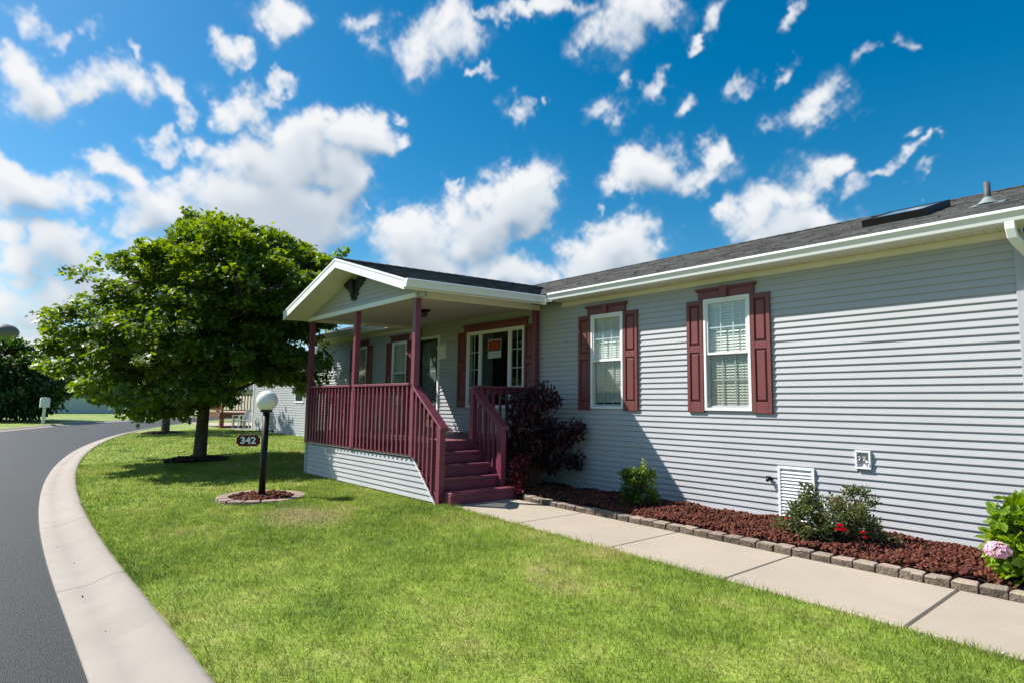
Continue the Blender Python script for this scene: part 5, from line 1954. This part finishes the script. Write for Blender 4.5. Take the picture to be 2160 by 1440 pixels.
for k_ in range(4):
    a = k_ * math.pi / 2
    ca, sa = math.cos(a), math.sin(a)
    n0 = len(fl_v)
    fl_v += [(0, 0, 0), (0.7 * ca - 0.42 * sa, 0.7 * sa + 0.42 * ca, 0.08), (1.05 * ca, 1.05 * sa, 0.12), (0.7 * ca + 0.42 * sa, 0.7 * sa - 0.42 * ca, 0.08)]
    fl_f += [(n0, n0 + 1, n0 + 2), (n0, n0 + 2, n0 + 3)]
z_ax = d + rng.normal(size=d.shape) * 0.2
z_ax /= np.linalg.norm(z_ax, axis=1)[:, None]
x_ax = np.cross(z_ax, rng.normal(size=d.shape))
x_ax /= np.linalg.norm(x_ax, axis=1)[:, None]
Mx = np.stack([x_ax, np.cross(z_ax, x_ax), z_ax], 2) * 0.0145
V, F = scatter(np.array(fl_v), np.array(fl_f), Mx, fc + d * np.array([0.084, 0.075, 0.056]) * rng.uniform(0.9, 1.05, (len(d), 1)))
raw('flower_head', V, F, PINK, T)

# ------------------------------------------------------------------ the neighbourhood
lamp((-35.6, -0.05, float(lawn_z(-35.6, -0.05))), 'distant black lamp post on the lawn behind the smaller tree', False)

NSID = mat('neighbour_siding', (0.38, 0.40, 0.42), 0.5, 0.05, 2)
def simple_house(name, label, x0, x1, y0, y1, zb, h, ridge, m, windows, ridge_x=True, course=0.10):
    hh = thing(name, label, 'house', ((x0 + x1) / 2, y0, zb))
    mb = MB()
    mb.box(x0 + 0.03, x1 - 0.03, y0 + 0.03, y1 - 0.03, zb - 0.2, zb + h)
    if ridge_x:
        for X in (x0, x1):
            s = 0.02 if X == x0 else -0.02
            mb.prism([(y0 + 0.03, zb + h), (y1 - 0.03, zb + h), ((y0 + y1) / 2, zb + ridge - 0.1)], 'x', X + s, X + s * 2)
    obj('wall', mb, m, hh)
    nzz = int(h / course)
    for face in ('f', 'r', 'l'):
        mb = MB()
        for i in range(nzz):
            z_ = zb + i * course
            pr = [(0.0, z_), (-0.015, z_ + 0.001), (-0.003, z_ + course), (0.0, z_ + course)]
            if face == 'f': mb.prism([(y0 + 0.028 + a, b) for a, b in pr], 'x', x0 + 0.05, x1 - 0.05)
            elif face == 'r': mb.prism([(x1 - 0.028 - a, b) for a, b in pr], 'y', y0 + 0.05, y1 - 0.05)
            else: mb.prism([(x0 + 0.028 + a, b) for a, b in pr], 'y', y0 + 0.05, y1 - 0.05)
        o = obj('siding', mb, m, hh)
        o['kind'] = 'stuff'
    for X in (x0, x1):
        mb = MB()
        s = -0.0 if X == x0 else -0.1
        mb.box(X + s - 0.0, X + s + 0.1, y0 - 0.005, y0 + 0.028, zb - 0.1, zb + h)
        mb.box(X - 0.005 if X == x0 else X - 0.028, X + 0.028 if X == x0 else X + 0.005, y0 + 0.03, y0 + 0.12, zb - 0.1, zb + h)
        obj('corner_trim', mb, WHITE, hh)
    mb = MB()
    if ridge_x:
        ym, e_ = (y0 + y1) / 2, 0.35
        zr, ze = zb + ridge, zb + h - 0.06
        mb.prism([(y0 - e_, ze), (ym, zr), (y1 + e_, ze), (y1 + e_, ze - 0.1), (ym, zr - 0.12), (y0 - e_, ze - 0.1)], 'x', x0 - 0.3, x1 + 0.3)
    else:
        xm, e_ = (x0 + x1) / 2, 0.35
        zr, ze = zb + ridge, zb + h - 0.06
        mb.prism([(x0 - e_, ze), (xm, zr), (x1 + e_, ze), (x1 + e_, ze - 0.1), (xm, zr - 0.12), (x0 - e_, ze - 0.1)], 'y', y0 - 0.3, y1 + 0.3)
        mb.prism([(x0, zb + h - 0.02), (x1, zb + h - 0.02), (xm, zr - 0.13)], 'y', y0 + 0.02, y0 + 0.05)
    obj('roof', mb, SHING, hh)
    for (fx, a, b, za, zb_) in windows:
        if fx == 'f': mb = frame_mb(a, b, zb + za, zb + zb_, 0.07, y0 - 0.01, y0 + 0.04)
        else:
            mb = MB()
            mb.v = [(x1 + 0.015 - (p[1] + 0.0), y0 + p[0], p[2]) for p in frame_mb(a, b, zb + za, zb + zb_, 0.07, 0.0, 0.05).v]
            mb.f = frame_mb(a, b, zb + za, zb + zb_, 0.07, 0.0, 0.05).f
        w = obj('window', mb, WHITE, hh)
        mb = MB()
        if fx == 'f': mb.box(a + 0.07, b - 0.07, y0 + 0.002, y0 + 0.012, zb + za + 0.07, zb + zb_ - 0.07)
        else: mb.box(x1 - 0.008, x1 + 0.002, y0 + a + 0.07, y0 + b - 0.07, zb + za + 0.07, zb + zb_ - 0.07)
        obj('pane', mb, INTG, w)
    return hh
INTG = mat('dark_pane', (0.03, 0.04, 0.045), 0.08, 0.2, 1, spec=0.8)
simple_house('neighbour_house', 'grey sided house standing behind the lamp post globe', -29.4, -19.6, 2.4, 10.2, -0.05, 2.95, 4.4, NSID, [('f', -24.3, -23.4, 1.3, 2.5), ('f', -22.4, -21.5, 1.3, 2.5), ('r', 2.0, 2.9, 1.3, 2.5)])
FWH = mat('pale_siding', (0.62, 0.64, 0.66), 0.5, 0.04, 1)
simple_house('white_house', 'pale white-sided house across the road behind the mailbox', -86.0, -72.5, -4.2, 3.8, -0.14, 2.9, 4.6, FWH, [('f', -80, -78.8, 1.2, 2.4), ('r', 2.2, 3.4, 1.2, 2.4), ('r', 5.0, 6.2, 1.2, 2.4)], False)
simple_house('tan_house', 'pale tan house far down the road behind the maple', -92.0, -78.0, 18.0, 27.0, -0.14, 2.9, 4.6, mat('tan_siding', (0.46, 0.42, 0.36), 0.6, 0.05, 1), [('r', 2, 3.2, 1.2, 2.4), ('f', -88, -86.8, 1.2, 2.4)])

dk = thing('wooden_deck', 'raised brown wooden deck with balusters beside the grey neighbour house', 'deck', (-33.6, 3.6, -0.05))
mb = MB()
mb.box(-35.4, -32.0, 1.75, 5.6, 0.66, 0.70)
obj('floor', mb, WOOD, dk)
mb = MB()
mb.box(-32.0, -31.95, 1.75, 5.6, 0.45, 0.70)
mb.box(-35.4, -32.0, 1.70, 1.75, 0.45, 0.70)
obj('rim_board', mb, WOOD, dk)
for (x, y) in ((-32.06, 1.82), (-32.06, 3.7), (-32.06, 5.5), (-35.3, 1.82), (-35.3, 5.5)):
    mb = MB()
    w = 0.09 if (x, y) == (-32.06, 1.82) else 0.05
    mb.box(x - w, x + w, y - w, y + w, -0.2, 0.45)
    mb.box(x - 0.05, x + 0.05, y - 0.05, y + 0.05, 0.70, 1.66)
    obj('post', mb, WOOD, dk)
for (x, z_) in ((-32.06, 1.60), (-32.06, 0.80)):
    mb = MB()
    mb.box(x - 0.03, x + 0.03, 1.87, 5.45, z_, z_ + 0.05)
    mb.box(-35.25, -32.11, 1.79, 1.85, z_, z_ + 0.05)
    obj('rail', mb, WOOD, dk)
for i in range(24):
    mb = MB()
    y = 2.0 + i * 0.145
    mb.box(-32.08, -32.04, y - 0.02, y + 0.02, 0.85, 1.60)
    obj('baluster', mb, WOOD, dk)
for i in range(20):
    mb = MB()
    x = -35.1 + i * 0.15
    mb.box(x - 0.02, x + 0.02, 1.80, 1.84, 0.85, 1.60)
    obj('baluster', mb, WOOD, dk)
for y in (2.75, 4.6):
    mb = MB()
    mb.box(-32.07, -32.03, y - 0.03, y + 0.03, -0.1, 0.45)
    obj('brace', mb, WOOD, dk)
for z_ in (0.02, 0.24):
    mb = MB()
    mb.box(-32.065, -32.035, 1.95, 5.45, z_, z_ + 0.03)
    obj('brace', mb, WOOD, dk)
mb = MB()
mb.prism([(-40.0, 2.2), (-30.4, 1.9), (-30.0, 2.35), (-30.0, 9.0), (-40.0, 9.0)], 'z', -0.2, -0.042)
tag(obj('patio', mb, CONC), 'pale concrete patio under and behind the brown deck', None, None, 'structure')

def chair(x, y, z, a, label, grp):
    T = thing('patio_chair', label, 'chair', (x, y, z), grp)
    ca, sa = math.cos(a), math.sin(a)
    def tr(mb):
        mb.v = [(x + p[0] * ca - p[1] * sa, y + p[0] * sa + p[1] * ca, z + p[2]) for p in mb.v]
        return mb
    obj('seat', tr(MB().box(-0.26, 0.26, -0.25, 0.25, 0.36, 0.41)), WHITE, T)
    obj('backrest', tr(MB().prism([(0.24, 0.41), (0.29, 0.41), (0.40, 0.92), (0.35, 0.92)], 'x', -0.26, 0.26)), WHITE, T)
    for s in (-1, 1):
        obj('armrest', tr(MB().box(s * 0.29 - 0.03, s * 0.29 + 0.03, -0.25, 0.30, 0.60, 0.64)), WHITE, T)
        for q in (-0.22, 0.26):
            obj('leg', tr(MB().box(s * 0.29 - 0.025, s * 0.29 + 0.025, q - 0.025, q + 0.025, 0.0, 0.60)), WHITE, T)
chair(-31.2, 2.75, -0.042, 0.6, 'white patio chair under the deck edge, nearer the grey house corner', 'white patio chairs')
chair(-31.9, 2.55, -0.042, -0.4, 'white patio chair by the brown deck post', 'white patio chairs')

mbx = thing('roadside_mailbox', 'white mailbox on a white post at the far road edge', 'mailbox', (-43.4, -4.5, -0.18))
x, y, z_ = -43.4, -4.5, -0.18
obj('post', MB().box(x - 0.07, x + 0.07, y - 0.07, y + 0.07, z_ - 0.1, z_ + 1.02), WHITE, mbx)
mb = MB()
mb.prism([(y - 0.22, z_ + 0.95), (y + 0.22, z_ + 0.95), (y + 0.22, z_ + 1.42), (y + 0.17, z_ + 1.50), (y, z_ + 1.53), (y - 0.17, z_ + 1.50), (y - 0.22, z_ + 1.42)], 'x', x - 0.30, x + 0.30)
obj('box', mb, WHITE, mbx)

wt = thing('water_tower', 'distant grey water tower rising behind the roadside tree', 'water tower', (-700.0, 1.5, -0.3))
wx, wy, wz = -700.0, 1.5, 17.0
WTM = mat('tower_paint', (0.12, 0.115, 0.135), 0.6, 0.05, 0.2)
mb = MB()
pr = [(10.3 * math.cos(a) if abs(a) < 1.5 else 0.3, 42.0 + 7.2 * math.sin(a)) for a in [R(-85 + 170 * i / 12) for i in range(13)]]
mb.lathe(pr, (wx, wy, wz), 28)
obj('tank', mb, WTM, wt, smooth=True)
mb = MB()
mb.lathe([(4.5, -17.3), (2.6, 4), (2.3, 20), (3.2, 36)], (wx, wy, wz), 20)
obj('pedestal', mb, WTM, wt, smooth=True)

# more trees beyond the bend, seen under and through the maple
for i, (x, y, h, w, lab) in enumerate(((-66, 8.5, 5.5, 2.6, 'rounded tree beyond the road bend, left of the tan house'), (-74, 13.0, 7.0, 3.2, 'taller tree beyond the road bend in front of the tan house'),
                                       (-60, 20.0, 6.0, 2.8, 'tree behind the brown deck on the far lawn'), (-63, -14.0, 7.0, 3.4, 'tree left of the white house across the road'))):
    tree('background_tree', lab, 'tree', (x, y, -0.15), (x, y), [(1.2, w * 0.6), (h * 0.35, w), (h * 0.6, w * 0.9), (h * 0.85, w * 0.5), (h, w * 0.15)], 90, 40, 0.48, MAPLE2, 'quad', trunk_r=0.18, seed=20 + i, limb_n=6, rcl=(0.6, 1.0), group='trees beyond the road')

# ------------------------------------------------------------------ grass blades
def grass(name, n, region, hmin, hmax, wid, seed, dens=None):
    r = np.random.default_rng(seed)
    X = r.uniform(region[0], region[1], n)
    Y = r.uniform(region[2], region[3], n)
    s = sd(X, Y)
    ok = s > 0.012
    ok &= ~((X > -6.95) & (Y > wo_y(X) - 0.012))
    ok &= ~((X > -11.24) & (X <= -6.9) & (Y > -2.475))
    ok &= ~((X > -6.95) & (X < -6.7) & (Y > -2.50))
    ok &= ~((X > HX0 - 0.05) & (Y > -0.03) & (Y < 8.1))
    ok &= np.hypot(X - LX, Y - LY) > 0.600
    ok &= np.hypot(X + 15.21, Y + 3.28) > 0.58
    ok &= np.hypot(X + 29.1, Y + 1.21) > 0.72
    ok &= ~((X > -40) & (X < -29.9) & (Y > 2.0))
    ok &= ~((X > -29.5) & (X < -19.5) & (Y > 2.35))
    if dens is not None: ok &= r.uniform(size=n) < dens(X, Y)
    X, Y = X[ok], Y[ok]
    n = len(X)
    Z = lawn_z(X, Y) - 0.004
    # uneven mowing: clumps of longer and shorter blades
    cl = 0.5 + 0.5 * np.sin(X * 5.3 + 1.7 * np.sin(Y * 4.1)) * np.sin(Y * 6.1 + 1.3 * np.sin(X * 3.7))
    h = r.uniform(hmin, hmax, n) * (0.72 + 0.4 * cl) * np.where(r.uniform(size=n) > 0.975, 1.8, 1.0)
    edge = np.clip(1 - sd(X, Y) / 0.12, 0, 1)
    by_walk = np.where(X > -6.9, np.clip(1 - (wo_y(X) - Y) / 0.16, 0, 1), 0)
    h = h * (1 + 0.75 * by_walk + 0.35 * edge)
    a = r.uniform(0, 2 * math.pi, n)
    w = wid * r.uniform(0.6, 1.3, n)
    lean = r.uniform(0.25, 1.15, n) * h
    b = r.uniform(0, 2 * math.pi, n)
    lx = np.cos(b) * lean
    ly = np.sin(b) * lean - edge * 0.045
    ux, uy = np.cos(a) * w, np.sin(a) * w
    V = np.stack([np.column_stack([X - ux, Y - uy, Z]), np.column_stack([X + ux, Y + uy, Z]),
                  np.column_stack([X + ux * 0.7 + lx * 0.45, Y + uy * 0.7 + ly * 0.45, Z + h * 0.68]),
                  np.column_stack([X - ux * 0.7 + lx * 0.45, Y - uy * 0.7 + ly * 0.45, Z + h * 0.68]),
                  np.column_stack([X + lx, Y + ly, Z + h])], 1)
    F = np.array([[0, 1, 2], [0, 2, 3], [3, 2, 4]])
    Fa = (F[None] + (np.arange(n) * 5)[:, None, None]).reshape(-1, 3)
    return V.reshape(-1, 3), Fa
def joined(parts):
    V, F, k = [], [], 0
    for v, f in parts:
        V.append(v)
        F.append(f + k)
        k += len(v)
    return np.concatenate(V), np.concatenate(F)
# bits of dry leaf and grit lying on the kerb and the grass
V, F = [], []
lt, lf = leaf_template('quad')
spots = [along(t, s) for t, s in ((-1.2, -0.30), (-1.6, -0.22), (-2.2, -0.35), (-0.3, -0.33), (0.9, -0.28), (-3.0, -0.26), (-2.9, -0.18), (1.8, -0.36), (3.5, -0.25), (-3.4, -0.38))]
P_ = np.array([(x, y, -0.222 if True else 0) for x, y in spots] + [(-4.05, -5.05, -0.07), (-4.02, -5.07, -0.065), (-4.07, -5.03, -0.06)])
Vq, Fq = scatter(lt, lf, rot_mats(len(P_)) * rng.uniform(0.018, 0.034, len(P_))[:, None, None], P_)
tag(raw('leaf_litter', Vq, Fq, MULCH), 'dark dry leaf bits scattered on the pale kerb and grass', 'litter', None, 'stuff')
P = [grass('a', 160000, (-5.6, 0.8, -6.07, -2.4), 0.018, 0.044, 0.0021, 1),
     grass('b', 105000, (-9.5, -5.6, -6.07, -2.4), 0.018, 0.044, 0.0030, 2),
     grass('c', 82000, (-16.5, -9.5, -6.1, 0.0), 0.020, 0.046, 0.0052, 3),
     grass('d', 62000, (-31.0, -16.5, -6.1, 5.0), 0.022, 0.048, 0.010, 4)]
V, F = joined(P)
g = raw('grass', V, F, BLADE)
tag(g, 'short mown grass blades covering the lawn by the kerb', 'grass', None, 'stuff')
